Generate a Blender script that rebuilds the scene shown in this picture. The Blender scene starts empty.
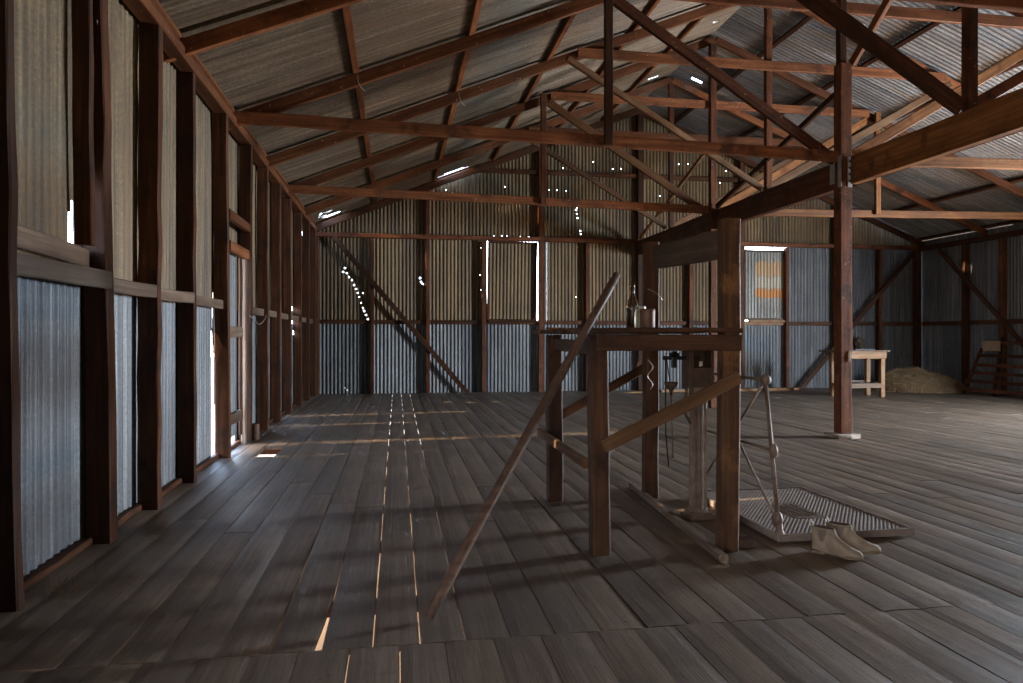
import bpy, bmesh, math, random
from mathutils import Vector, Matrix, noise
random.seed(7)
sc = bpy.context.scene
COL = sc.collection
PI = math.pi

# ------------------------------------------------------------------ camera
CH = 1.15                      # eye height
FPX = 700.0
YAW = math.atan(114.5 / FPX)
cam_d = bpy.data.cameras.new('camera')
cam = bpy.data.objects.new('camera', cam_d)
COL.objects.link(cam)
cam.location = (0, 0, CH)
cam.rotation_euler = (PI / 2, 0, -YAW)
cam_d.sensor_width = 36.0
cam_d.lens = 36.0 * FPX / 1023.0
cam_d.shift_y = -(341.5 - 337.0) / 1023.0
cam_d.clip_start = 0.05
cam_d.clip_end = 300
sc.camera = cam
SN, CS = math.sin(YAW), math.cos(YAW)

def x_at(u, y):
    t = (u - 511.5) / FPX
    return y * (SN + t * CS) / (CS - t * SN)
def y_at(u, x):
    t = (u - 511.5) / FPX
    return x * (CS - t * SN) / (SN + t * CS)
def h_at(v, x, y):
    return CH + (337.0 - v) * (SN * x + CS * y) / FPX

# ------------------------------------------------------------------ helpers
def tag(o, label=None, cat=None, group=None, kind=None):
    if label: o['label'] = label
    if cat: o['category'] = cat
    if group: o['group'] = group
    if kind: o['kind'] = kind
    return o

def link(name, me, mat=None, parent=None, loc=None, rot=None):
    o = bpy.data.objects.new(name, me)
    COL.objects.link(o)
    if mat is not None and me is not None:
        for m in (mat if isinstance(mat, (list, tuple)) else [mat]):
            me.materials.append(m)
    if loc is not None: o.location = loc
    if rot is not None: o.rotation_euler = rot
    if parent is not None:
        o.parent = parent
    return o

def empty(name, loc=(0, 0, 0), rotz=0.0):
    o = bpy.data.objects.new(name, None)
    COL.objects.link(o)
    o.empty_display_size = 0.1
    o.location = loc
    o.rotation_euler = (0, 0, rotz)
    return o

def bm_mesh(bm, name, smooth=False):
    me = bpy.data.meshes.new(name)
    bmesh.ops.recalc_face_normals(bm, faces=bm.faces)
    bm.to_mesh(me)
    bm.free()
    if smooth:
        for p in me.polygons: p.use_smooth = True
    return me

def py_mesh(name, vs, fs, smooth=False):
    me = bpy.data.meshes.new(name)
    me.from_pydata(vs, [], fs)
    me.update()
    if smooth:
        for p in me.polygons: p.use_smooth = True
    return me

def bar_data(L, w, d, rough=0.002, ch=0.006, seg=0.35, cutvar=0.0, rnd=None, taper=1.0):
    """hewn timber along local X, section w (local Y) by d (local Z)"""
    r = rnd or random
    n = max(2, int(L / seg) + 1)
    c = min(ch, w * 0.25, d * 0.25)
    prof = [(-w/2 + c, -d/2), (w/2 - c, -d/2), (w/2, -d/2 + c), (w/2, d/2 - c),
            (w/2 - c, d/2), (-w/2 + c, d/2), (-w/2, d/2 - c), (-w/2, -d/2 + c)]
    vs, fs = [], []
    for i in range(n + 1):
        t = i / n
        x = L * t
        oy, oz = r.uniform(-rough, rough), r.uniform(-rough, rough)
        k = 1 + r.uniform(-rough, rough) * 4
        k *= 1 + (taper - 1) * t
        for (a, b) in prof:
            xx = x
            if i in (0, n): xx += r.uniform(-cutvar, cutvar)
            vs.append((xx, a * k + oy + r.uniform(-rough, rough) * .4, b * k + oz + r.uniform(-rough, rough) * .4))
    for i in range(n):
        for j in range(8):
            a = i * 8 + j; b = i * 8 + (j + 1) % 8
            fs.append((a, b, b + 8, a + 8))
    fs.append(tuple(range(7, -1, -1)))
    fs.append(tuple(range(n * 8, n * 8 + 8)))
    return vs, fs

def frame_matrix(p0, p1, up=(0, 0, 1)):
    p0, p1 = Vector(p0), Vector(p1)
    X = (p1 - p0).normalized()
    U = Vector(up)
    Y = U.cross(X)
    if Y.length < 1e-4:
        Y = Vector((0, 1, 0)).cross(X)
        if Y.length < 1e-4: Y = Vector((1, 0, 0)).cross(X)
    Y.normalize()
    Z = X.cross(Y)
    M = Matrix((X, Y, Z)).transposed().to_4x4()
    M.translation = p0
    return M, (p1 - p0).length

def beam(name, p0, p1, w, d, mat, parent=None, up=(0, 0, 1), rough=0.002, **kw):
    """square timber from p0 to p1: w across, d in the direction of up"""
    M, L = frame_matrix(p0, p1, up)
    vs, fs = bar_data(L, w, d, rough=rough, **kw)
    me = py_mesh(name, vs, fs)
    o = link(name, me, mat, parent)
    if parent is not None:
        M = parent.matrix_basis.inverted() @ M
    o.matrix_basis = M
    return o

def rod_mesh(name, pts, r, n=8, cap=True):
    """round rod through points, parallel-transport frames; r float or list"""
    pts = [Vector(p) for p in pts]
    rs = r if isinstance(r, (list, tuple)) else [r] * len(pts)
    vs, fs = [], []
    T0 = (pts[1] - pts[0]).normalized()
    N = T0.orthogonal().normalized()
    for i, p in enumerate(pts):
        if i == 0: T = (pts[1] - pts[0])
        elif i == len(pts) - 1: T = (pts[-1] - pts[-2])
        else: T = (pts[i + 1] - pts[i - 1])
        T.normalize()
        N = (N - T * N.dot(T)).normalized()
        B = T.cross(N)
        for k in range(n):
            a = 2 * PI * k / n
            vs.append(tuple(p + (N * math.cos(a) + B * math.sin(a)) * rs[i]))
    for i in range(len(pts) - 1):
        for k in range(n):
            a = i * n + k; b = i * n + (k + 1) % n
            fs.append((a, b, b + n, a + n))
    if cap:
        fs.append(tuple(range(n - 1, -1, -1)))
        m = (len(pts) - 1) * n
        fs.append(tuple(range(m, m + n)))
    return py_mesh(name, vs, fs, True)

def lathe_mesh(name, prof, n=24, smooth=True):
    vs, fs = [], []
    for (r, z) in prof:
        for k in range(n):
            a = 2 * PI * k / n
            vs.append((r * math.cos(a), r * math.sin(a), z))
    for i in range(len(prof) - 1):
        for k in range(n):
            a = i * n + k; b = i * n + (k + 1) % n
            fs.append((a, b, b + n, a + n))
    fs.append(tuple(range(n - 1, -1, -1)))
    m = (len(prof) - 1) * n
    fs.append(tuple(range(m, m + n)))
    return py_mesh(name, vs, fs, smooth)

def box_bm(bm, x0, x1, y0, y1, z0, z1, bev=0.0):
    vs = [bm.verts.new(p) for p in ((x0,y0,z0),(x1,y0,z0),(x1,y1,z0),(x0,y1,z0),(x0,y0,z1),(x1,y0,z1),(x1,y1,z1),(x0,y1,z1))]
    fs = [bm.faces.new([vs[i] for i in f]) for f in ((3,2,1,0),(4,5,6,7),(0,1,5,4),(1,2,6,5),(2,3,7,6),(3,0,4,7))]
    if bev > 0:
        es = list({e for f in fs for e in f.edges})
        bmesh.ops.bevel(bm, geom=es, offset=bev, segments=2, affect='EDGES', profile=0.5)

def box(name, x0, x1, y0, y1, z0, z1, mat, parent=None, bev=0.003):
    """box given in world coordinates; its origin sits at the middle of its base"""
    cx, cy = (x0 + x1) / 2, (y0 + y1) / 2
    bm = bmesh.new()
    box_bm(bm, x0 - cx, x1 - cx, y0 - cy, y1 - cy, 0, z1 - z0, bev)
    o = link(name, bm_mesh(bm, name), mat, parent)
    M = Matrix.Translation((cx, cy, z0))
    if parent is not None: M = parent.matrix_basis.inverted() @ M
    o.matrix_basis = M
    return o

# ------------------------------------------------------------------ materials
def new_mat(name):
    m = bpy.data.materials.new(name)
    m.use_nodes = True
    nt = m.node_tree
    b = nt.nodes['Principled BSDF']
    return m, nt, b

def nd(nt, kind, **kw):
    n = nt.nodes.new(kind)
    for k, v in kw.items():
        if hasattr(n, k): setattr(n, k, v)
    return n

def ramp(nt, fac, stops):
    r = nt.nodes.new('ShaderNodeValToRGB')
    el = r.color_ramp.elements
    el[0].position, el[0].color = stops[0][0], (*stops[0][1], 1)
    el[1].position, el[1].color = stops[-1][0], (*stops[-1][1], 1)
    for p, c in stops[1:-1]:
        e = el.new(p); e.color = (*c, 1)
    nt.links.new(fac, r.inputs[0])
    return r.outputs[0]

def mix(nt, a, b, fac, mode='MIX'):
    n = nt.nodes.new('ShaderNodeMix'); n.data_type = 'RGBA'; n.blend_type = mode
    if isinstance(fac, (int, float)): n.inputs[0].default_value = fac
    else: nt.links.new(fac, n.inputs[0])
    for i, v in ((6, a), (7, b)):
        if isinstance(v, tuple): n.inputs[i].default_value = (*v, 1)
        else: nt.links.new(v, n.inputs[i])
    return n.outputs[2]

def coords(nt, scale, rand='object'):
    tc = nt.nodes.new('ShaderNodeTexCoord')
    if rand == 'object':
        oi = nt.nodes.new('ShaderNodeObjectInfo'); out = oi.outputs['Random']
    else:
        g = nt.nodes.new('ShaderNodeNewGeometry'); out = g.outputs['Random Per Island']
    mul = nt.nodes.new('ShaderNodeMath'); mul.operation = 'MULTIPLY'; mul.inputs[1].default_value = 53.0
    nt.links.new(out, mul.inputs[0])
    add = nt.nodes.new('ShaderNodeVectorMath'); add.operation = 'ADD'
    nt.links.new(tc.outputs['Object'], add.inputs[0]); nt.links.new(mul.outputs[0], add.inputs[1])
    mp = nt.nodes.new('ShaderNodeMapping'); mp.inputs['Scale'].default_value = scale
    nt.links.new(add.outputs[0], mp.inputs[0])
    return mp.outputs[0], out

def noise_n(nt, vec, scale, detail=6, rough=0.6, dist=0.0):
    n = nt.nodes.new('ShaderNodeTexNoise')
    n.inputs['Scale'].default_value = scale; n.inputs['Detail'].default_value = detail
    n.inputs['Roughness'].default_value = rough; n.inputs['Distortion'].default_value = dist
    nt.links.new(vec, n.inputs['Vector'])
    return n.outputs[0]

def bump(nt, b, height, strength, dist=0.01):
    n = nt.nodes.new('ShaderNodeBump'); n.inputs['Strength'].default_value = strength
    n.inputs['Distance'].default_value = dist
    nt.links.new(height, n.inputs['Height']); nt.links.new(n.outputs[0], b.inputs['Normal'])

def wood(name, dark, mid, light, grain=(1.2, 26, 26), rough=0.62, stain=None, rand='object', bumps=0.5, spots=None, var=0.5, spec=0.15):
    m, nt, b = new_mat(name)
    vec, rnd = coords(nt, grain, rand)
    n1 = noise_n(nt, vec, 1.0, 8, 0.62, 0.6)
    c = ramp(nt, n1, [(0.25, dark), (0.5, mid), (0.78, light)])
    vec2, _ = coords(nt, (1.0, 1.0, 1.0), rand)
    n2 = noise_n(nt, vec2, 1.7, 5, 0.6)
    k = ramp(nt, n2, [(0.3, (0.55, 0.55, 0.55)), (0.7, (1.25, 1.25, 1.25))])
    c = mix(nt, c, k, 0.8, 'MULTIPLY')
    rr = ramp(nt, rnd, [(0.0, (1 - var,) * 3), (1.0, (1 + var * .6,) * 3)])
    c = mix(nt, c, rr, 1.0, 'MULTIPLY')
    if stain:
        n3 = noise_n(nt, vec2, 3.2, 6, 0.7)
        f = ramp(nt, n3, [(0.52, (0, 0, 0)), (0.66, (1, 1, 1))])
        c = mix(nt, c, stain, f)
    if spots:
        n4 = noise_n(nt, vec2, 38, 2, 0.5)
        f = ramp(nt, n4, [(0.71, (0, 0, 0)), (0.76, (1, 1, 1))])
        c = mix(nt, c, spots, f)
    nt.links.new(c, b.inputs['Base Color'])
    b.inputs['Roughness'].default_value = rough
    b.inputs['Specular IOR Level'].default_value = spec
    bump(nt, b, n1, bumps, 0.006)
    return m

M_RED = wood('red_hardwood', (0.040, 0.013, 0.006), (0.105, 0.036, 0.015), (0.19, 0.072, 0.030), spots=(0.4, 0.33, 0.27), stain=(0.035, 0.016, 0.01))
M_STUD = wood('dark_hardwood', (0.028, 0.011, 0.005), (0.075, 0.029, 0.013), (0.150, 0.062, 0.028), stain=(0.03, 0.018, 0.013))
M_ROOFWOOD = wood('roof_hardwood', (0.075, 0.026, 0.010), (0.175, 0.062, 0.024), (0.29, 0.115, 0.045), spots=(0.5, 0.42, 0.33), stain=(0.07, 0.028, 0.015))
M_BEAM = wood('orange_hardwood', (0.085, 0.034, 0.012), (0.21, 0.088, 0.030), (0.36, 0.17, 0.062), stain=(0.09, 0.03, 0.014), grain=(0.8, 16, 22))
M_TAN = wood('weathered_tan_timber', (0.065, 0.033, 0.016), (0.14, 0.075, 0.037), (0.23, 0.135, 0.07), stain=(0.12, 0.05, 0.025))
M_TABLE = wood('bench_timber', (0.030, 0.013, 0.007), (0.082, 0.037, 0.019), (0.165, 0.082, 0.042), stain=(0.03, 0.015, 0.01), spec=.2)
M_PATCHY = wood('bench_post_timber', (0.028, 0.013, 0.007), (0.075, 0.036, 0.019), (0.15, 0.08, 0.042), stain=(0.21, 0.105, 0.045), spec=.15)
M_OLD = wood('grey_weathered_timber', (0.065, 0.042, 0.030), (0.135, 0.094, 0.067), (0.24, 0.175, 0.128))
M_POLE = wood('smooth_pole_timber', (0.06, 0.036, 0.026), (0.105, 0.065, 0.048), (0.16, 0.105, 0.078), rough=0.5, var=0.1)
M_PALE = wood('pale_pine', (0.15, 0.085, 0.045), (0.26, 0.165, 0.095), (0.36, 0.25, 0.155), stain=(0.22, 0.09, 0.035), var=0.15)
M_FLOOR = wood('floor_boards', (0.088, 0.060, 0.040), (0.148, 0.103, 0.070), (0.222, 0.160, 0.112), grain=(70, 1.6, 70),
               rough=0.50, rand='island', bumps=0.6, stain=(0.105, 0.075, 0.052), spots=(0.035, 0.026, 0.02), var=0.26, spec=0.5)

def floor_sheen():
    nt = M_FLOOR.node_tree; b = nt.nodes['Principled BSDF']
    # fine open grain and cracks in the boards
    v3, _ = coords(nt, (160, 2.2, 160), 'island')
    g = noise_n(nt, v3, 1.0, 6, 0.75, 0.8)
    cr = ramp(nt, g, [(0.30, (0.42, 0.40, 0.38)), (0.44, (1, 1, 1)), (0.62, (1.0, 1.0, 1.0)), (0.78, (1.35, 1.33, 1.30))])
    old = b.inputs['Base Color'].links[0].from_socket
    nt.links.new(mix(nt, old, cr, 0.85, 'MULTIPLY'), b.inputs['Base Color'])
    bump(nt, b, g, 0.8, 0.006)
    vec, rnd = coords(nt, (6, .35, 6), 'island')
    n = noise_n(nt, vec, 1.0, 4, 0.6)
    nt.links.new(ramp(nt, n, [(0.35, (.36,) * 3), (0.65, (.60,) * 3)]), b.inputs['Roughness'])
floor_sheen()

def sheet_mat(name, tones, rust=None, metal=0.35, rough=0.5, band=None, streak=(20, 20, 0.5)):
    m, nt, b = new_mat(name)
    vec, rnd = coords(nt, streak, 'island')
    n1 = noise_n(nt, vec, 1.0, 7, 0.65, 0.3)
    c = ramp(nt, n1, [(0.28, tones[0]), (0.52, tones[1]), (0.75, tones[2])])
    vec2, _ = coords(nt, (1, 1, 1), 'island')
    n2 = noise_n(nt, vec2, 42, 5, 0.75)
    k = ramp(nt, n2, [(0.38, (0.55, 0.55, 0.55)), (0.56, (1.05, 1.05, 1.05)), (0.70, (1.9, 1.85, 1.75))])
    c = mix(nt, c, k, 0.7, 'MULTIPLY')
    n5 = noise_n(nt, vec2, 1.3, 4, 0.6)
    k = ramp(nt, n5, [(0.3, (0.7, 0.69, 0.68)), (0.7, (1.2, 1.2, 1.2))])
    c = mix(nt, c, k, 0.8, 'MULTIPLY')
    rr = ramp(nt, rnd, [(0.0, (0.72, 0.72, 0.74)), (1.0, (1.22, 1.2, 1.16))])
    c = mix(nt, c, rr, 1.0, 'MULTIPLY')
    if rust:
        n3 = noise_n(nt, vec, 0.8, 6, 0.7)
        f = ramp(nt, n3, [(0.50, (0, 0, 0)), (0.68, (0.75, 0.75, 0.75))])
        c = mix(nt, c, rust, f)
    if band:
        c = band(nt, c)
    nt.links.new(c, b.inputs['Base Color'])
    b.inputs['Metallic'].default_value = metal
    r = ramp(nt, n2, [(0.3, (rough - .1,) * 3), (0.7, (rough + .14,) * 3)])
    nt.links.new(r, b.inputs['Roughness'])
    bump(nt, b, n2, 0.25, 0.002)
    return m

M_SHEET_UP = sheet_mat('tan_galvanised_sheet', ((0.060, 0.040, 0.018), (0.145, 0.102, 0.050), (0.26, 0.195, 0.110)), rust=(0.22, 0.13, 0.05), metal=.12, rough=.6)  # browner sheet tone, mostly for the upper rows of the walls
M_SHEET_LO = sheet_mat('blue_grey_galvanised_sheet', ((0.060, 0.068, 0.075), (0.130, 0.145, 0.158), (0.245, 0.265, 0.28)), metal=0.3, rough=.55)
M_ROOF_L = sheet_mat('brown_roof_sheet', ((0.062, 0.043, 0.026), (0.155, 0.116, 0.076), (0.30, 0.235, 0.165)), rust=(0.18, 0.11, 0.06), metal=.15, streak=(0.45, 24, 0.45))
M_ROOF_R = sheet_mat('grey_roof_sheet', ((0.10, 0.10, 0.10), (0.21, 0.21, 0.21), (0.36, 0.36, 0.355)), metal=0.35, rust=(0.22, 0.16, 0.11), streak=(0.45, 24, 0.45))

def orange_bands(nt, c):
    # two ragged bands of old orange paint on the shutter
    tc = nt.nodes.new('ShaderNodeTexCoord')
    sp = nt.nodes.new('ShaderNodeSeparateXYZ'); nt.links.new(tc.outputs['Object'], sp.inputs[0])
    nz = noise_n(nt, tc.outputs['Object'], 9, 4, 0.6)
    def rng(sock, lo, hi, s):
        a = nt.nodes.new('ShaderNodeMapRange'); a.inputs[1].default_value = lo - s; a.inputs[2].default_value = lo + s; nt.links.new(sock, a.inputs[0])
        d = nt.nodes.new('ShaderNodeMapRange'); d.inputs[1].default_value = hi + s; d.inputs[2].default_value = hi - s; nt.links.new(sock, d.inputs[0])
        mm = nt.nodes.new('ShaderNodeMath'); mm.operation = 'MULTIPLY'; nt.links.new(a.outputs[0], mm.inputs[0]); nt.links.new(d.outputs[0], mm.inputs[1])
        return mm.outputs[0]
    ad = nt.nodes.new('ShaderNodeMath'); ad.operation = 'MULTIPLY_ADD'; ad.inputs[1].default_value = 0.22
    nt.links.new(nz, ad.inputs[0]); nt.links.new(sp.outputs['Z'], ad.inputs[2])
    adx = nt.nodes.new('ShaderNodeMath'); adx.operation = 'MULTIPLY_ADD'; adx.inputs[1].default_value = 0.18
    nt.links.new(nz, adx.inputs[0]); nt.links.new(sp.outputs['X'], adx.inputs[2])
    fx = rng(adx.outputs[0], 0.38, 1.2, 0.03)
    for lo, hi, colr, st in ((0.60, 0.80, (0.50, 0.20, 0.04), .9), (1.10, 1.42, (0.50, 0.31, 0.13), 0.7), (0.82, 1.08, (0.55, 0.48, 0.33), 0.45)):
        f = rng(ad.outputs[0], lo, hi, 0.02)
        mm = nt.nodes.new('ShaderNodeMath'); mm.operation = 'MULTIPLY'; nt.links.new(f, mm.inputs[0]); nt.links.new(fx, mm.inputs[1])
        m2 = nt.nodes.new('ShaderNodeMath'); m2.operation = 'MULTIPLY'; nt.links.new(mm.outputs[0], m2.inputs[0]); m2.inputs[1].default_value = st
        c = mix(nt, c, colr, m2.outputs[0])
    return c
M_SHEET_RUST = sheet_mat('orange_banded_sheet', ((0.16, 0.17, 0.16), (0.28, 0.29, 0.27), (0.42, 0.42, 0.40)), band=orange_bands, metal=0.2)

def simple(name, c0, c1, rough=0.6, metal=0.0, scale=14, bumps=0.3, spec=0.5):
    m, nt, b = new_mat(name)
    vec, _ = coords(nt, (1, 1, 1))
    n1 = noise_n(nt, vec, scale, 6, 0.65)
    nt.links.new(ramp(nt, n1, [(0.3, c0), (0.7, c1)]), b.inputs['Base Color'])
    b.inputs['Roughness'].default_value = rough
    b.inputs['Metallic'].default_value = metal
    b.inputs['Specular IOR Level'].default_value = spec
    bump(nt, b, n1, bumps, 0.003)
    return m
M_IRON = simple('rusty_cast_iron', (0.10, 0.068, 0.050), (0.22, 0.155, 0.115), 0.6, 0.25)
M_IRONRED = simple('dark_red_iron', (0.045, 0.024, 0.016), (0.10, 0.055, 0.035), 0.6, 0.2)
M_PLATE = simple('worn_platform_iron', (0.14, 0.105, 0.085), (0.24, 0.185, 0.15), 0.72, 0.0, spec=.25)
M_BLACK = simple('black_iron', (0.012, 0.011, 0.010), (0.03, 0.027, 0.025), 0.5, 0.5)
M_STEEL = simple('galvanised_bracket', (0.26, 0.26, 0.25), (0.40, 0.40, 0.39), 0.5, 0.5)
M_WIRE = simple('pale_wire', (0.35, 0.32, 0.28), (0.6, 0.56, 0.5), 0.5, 0.5)
M_STONE = simple('rough_stone', (0.20, 0.15, 0.11), (0.42, 0.36, 0.29), 0.9, 0, 22, 0.9)
M_LEATHER = simple('dusty_leather', (0.16, 0.115, 0.078), (0.31, 0.24, 0.17), 0.8, 0, 18, 0.5)
M_LEATHERD = simple('dark_leather', (0.05, 0.035, 0.025), (0.11, 0.08, 0.06), 0.85, 0, 18, 0.5)
M_ELASTIC = simple('worn_elastic', (0.11, 0.075, 0.06), (0.19, 0.135, 0.11), 0.95, 0, 90, 0.8)
M_SOLE = simple('boot_sole', (0.11, 0.075, 0.05), (0.22, 0.155, 0.105), 0.85, 0, 25, 0.4)
M_HAY = simple('old_straw', (0.10, 0.06, 0.028), (0.20, 0.13, 0.065), 0.9, 0, 9, 0.6)
M_STRAW = simple('dry_straw_stalks', (0.20, 0.13, 0.06), (0.42, 0.30, 0.16), 0.85, 0, 5, 0.2)
M_SOIL = simple('dry_earth', (0.13, 0.07, 0.03), (0.26, 0.15, 0.07), 0.95, 0, 1.5, 0.6)
M_CARD = simple('brown_cardboard', (0.26, 0.18, 0.11), (0.36, 0.26, 0.17), 0.9, 0, 6, 0.2)
M_TIN = simple('rusted_tin', (0.09, 0.05, 0.035), (0.20, 0.12, 0.085), 0.6, 0.4, 12, 0.4)
M_WHITE = simple('white_enamel', (0.45, 0.43, 0.38), (0.6, 0.58, 0.52), 0.4, 0, 10, 0.1)

def glass(name, colr, rough=0.15, alpha=None):
    m, nt, b = new_mat(name)
    b.inputs['Base Color'].default_value = (*colr, 1)
    b.inputs['Transmission Weight'].default_value = 0.75
    b.inputs['Roughness'].default_value = rough
    b.inputs['IOR'].default_value = 1.45
    return m
M_BROWNGLASS = glass('brown_glass', (0.16, 0.075, 0.03))
M_DUSTGLASS = glass('dusty_clear_glass', (0.50, 0.46, 0.33), 0.4)

# ------------------------------------------------------------------ dimensions
XL, XR = -1.57, 11.83            # inner faces of the studs
SXL, SXR = -1.72, 11.98          # wall sheet planes
YB = 14.40                       # inner face of back studs
SYB = 14.55                      # back sheet plane
YF = -3.2                        # end behind the camera
XC = 5.13                        # ridge line
EAVE, SLOPE = 3.40, 0.40
def roof_z(x):                   # underside of the roof sheets
    return EAVE + SLOPE * ((x + 1.7) if x <= XC else (2 * XC + 1.7 - x))
ORD = ['first', 'second', 'third', 'fourth', 'fifth', 'sixth', 'seventh', 'eighth', 'ninth', 'tenth', 'eleventh', 'twelfth', 'thirteenth', 'fourteenth']

# ------------------------------------------------------------------ corrugated sheets
PITCH, AMP = 0.076, 0.0115
W = PITCH * 8
def in_poly(x, y, poly):
    c = False
    n = len(poly)
    for i in range(n):
        x1, y1 = poly[i]; x2, y2 = poly[(i + 1) % n]
        if (y1 > y) != (y2 > y) and x < (x2 - x1) * (y - y1) / (y2 - y1) + x1: c = not c
    return c

def corrugated(name, sheets, to_world, mat_idx=None, holes=(), mats=None, per=8, bigrow=0.9):
    """sheets: (a0,a1,b0,b1 or top function, material index). a runs across the flutes, b along them."""
    vs, fs, mi = [], [], []
    for s, (a0, a1, b0, b1, k) in enumerate(sheets):
        off = 0.004 * (s % 2)
        if a1 - a0 > W * .98: a1 += PITCH * .5
        na = max(2, int(round((a1 - a0) / PITCH * per)))
        top = b1 if callable(b1) else (lambda a, B=b1: B)
        bmax = max(top(a0), top(a1), top((a0 + a1) / 2))
        rows = {b0}
        r = b0
        while r < bmax - bigrow * .5:
            r += bigrow; rows.add(r)
        rows = {q for q in rows if q < bmax - 0.05}
        myh = []
        for poly in holes:
            xs = [p[0] for p in poly]; ys = [p[1] for p in poly]
            if max(xs) < a0 or min(xs) > a1 or max(ys) < b0 or min(ys) > bmax: continue
            myh.append(poly)
            y0, y1 = min(ys), max(ys)
            n = max(1, int((y1 - y0) / 0.03)) if len(poly) != 4 or (y1 - y0) > 0.06 else 1
            for q in range(n + 1): rows.add(max(b0, min(bmax - .02, y0 + (y1 - y0) * q / n)))
        rows = sorted(rows)
        rows.append(None)
        tilt = random.uniform(-0.0006, 0.0006)
        base = len(vs)
        for r in rows:
            for i in range(na + 1):
                a = a0 + (a1 - a0) * i / na
                b = top(a) if r is None else min(r, top(a) - 0.002)
                d = AMP * math.sin(2 * PI * a / PITCH) + off + tilt * ((r or bmax) - b0)
                vs.append(to_world(a, b, d))
        for j in range(len(rows) - 1):
            for i in range(na):
                ca = a0 + (a1 - a0) * (i + .5) / na
                rb = rows[j + 1] if rows[j + 1] is not None else top(ca)
                cb = (rows[j] + rb) / 2
                if any(in_poly(ca, cb, p) for p in myh): continue
                if not callable(b1) or vs[base + (j + 1) * (na + 1) + i][2] - vs[base + j * (na + 1) + i][2] > 1e-5 or vs[base + (j + 1) * (na + 1) + i + 1][2] - vs[base + j * (na + 1) + i + 1][2] > 1e-5 or True:
                    q = base + j * (na + 1) + i
                    fs.append((q, q + 1, q + na + 2, q + na + 1)); mi.append(k)
    me = py_mesh(name, vs, fs, True)
    for m in mats: me.materials.append(m)
    me.polygons.foreach_set('material_index', mi)
    o = bpy.data.objects.new(name, me)
    COL.objects.link(o)
    o['kind'] = 'structure'
    return o

def rect(a0, a1, b0, b1): return [(a0, b0), (a1, b0), (a1, b1), (a0, b1)]
def run(a0, a1, step):
    out = []; a = a0
    while a < a1 - 1e-6:
        out.append((a, min(a + step, a1))); a += step
    return out
W = PITCH * 8

GIRT = 1.455                      # centre height of the middle girt

# left wall: plane x = SXL, a = y
def lw(a, b, d): return (SXL - d, a, b)
DOOR0, DOOR1 = 7.13, 7.90         # narrow door bay in the left wall
SIDE0, SIDE1 = -2.6, -1.8         # unseen opening added behind the camera for warm fill light
sh = []
for (a0, a1) in run(YF, SYB, W):
    if a1 > SIDE0 and a0 < SIDE1:
        sh.append((a0, a1, 2.3, 3.34, 0)); continue
    lo, hi = a0, a1
    if a1 > DOOR0 and a0 < DOOR1:
        if a0 < DOOR0: sh.append((a0, DOOR0, 0.0, 1.48, 1)); sh.append((a0, DOOR0, 1.44, 3.34, 0))
        if a1 > DOOR1: sh.append((DOOR1, a1, 0.0, 1.48, 1)); sh.append((DOOR1, a1, 1.44, 3.34, 0))
        sh.append((max(a0, DOOR0), min(a1, DOOR1), 2.05, 3.34, 0))
        continue
    sh.append((a0, a1, -.035, 1.48, 1))
    sh.append((a0, a1, 1.44, 3.34, 0))
hl = []
g = y_at(71, SXL)
hl.append([(g - .04, h_at(248, SXL, g)), (g + .05, h_at(248, SXL, g)), (g + .034, h_at(165, SXL, g)), (g + .024, h_at(165, SXL, g))])
hl.append(rect(3.40, 4.10, 1.556, 1.563))                       # slit of light between the doubled girts
hl.append([(6.93, -.1), (7.05, -.1), (7.03, 1.0), (6.96, 1.6)])
for u, v in ((292, 309), (292, 322), (293, 333)):
    yy = y_at(u, SXL)
    hl.append(rect(yy - .10, yy + .12, h_at(v, SXL, yy) - .03, h_at(v, SXL, yy) + .04))
hl.append(rect(9.35, 9.42, 0.1, 0.9)); hl.append(rect(10.5, 10.58, 0.05, 1.3)); hl.append(rect(13.2, 13.5, 3.0, 3.3))
hl.append(rect(12.9, 13.4, -.1, 0.05))
wl = corrugated('wall_left', sh, lw, holes=hl, mats=[M_SHEET_UP, M_SHEET_LO])

# right wall
def rw(a, b, d): return (SXR + d, a, b)
RD0, RD1, RDH = 5.85, 6.85, 2.45    # wide doorway in the right wall, outside the photo's frame
sh = []
for (a0, a1) in run(YF, SYB, W):
    if a1 > RD0 and a0 < RD1:
        if a0 < RD0: sh.append((a0, RD0, 0, RDH, 1))
        if a1 > RD1: sh.append((RD1, a1, 0, RDH, 1))
        sh.append((a0, a1, RDH, 3.40, 1)); continue
    sh.append((a0, a1, -.035, 1.48, 1)); sh.append((a0, a1, 1.44, 3.36 if a0 > 12 else 3.40, 1))
wr = corrugated('wall_right', sh, rw, mats=[M_SHEET_UP, M_SHEET_LO])

# back wall
def bw(a, b, d): return (a, SYB + d, b)
w1 = (x_at(487, SYB), x_at(538, SYB)); w2 = (x_at(745, SYB), x_at(788, SYB))
WZ0, WZ1 = 1.50, 3.16
sh = []
for (a0, a1) in run(SXL, SXR, W):
    cuts = [a0, a1]
    for (p, q) in (w1, w2):
        for e in (p, q):
            if a0 < e < a1: cuts.append(e)
    cuts.sort()
    sh.append((a0, a1, -.035, 1.48, 1))
    for c0, c1 in zip(cuts, cuts[1:]):
        mid = (c0 + c1) / 2
        if w1[0] < mid < w1[1] or w2[0] < mid < w2[1]:
            continue
        if c1 - c0 > .01: sh.append((c0, c1, 1.44, 3.20, 0 if mid < 8.5 else 1))
    sh.append((a0, a1, 3.16, (lambda a: roof_z(a) + 0.006), 0))
hb = []
def pt(u, v, s=.03):
    s *= .40
    x = x_at(u, SYB); z = h_at(v, x, SYB)
    hb.append([(x - s * .6, z - s * .6), (x + s * .6, z - s * .6), (x + s * .6, z + s * .6), (x - s * .6, z + s * .6)])
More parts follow.
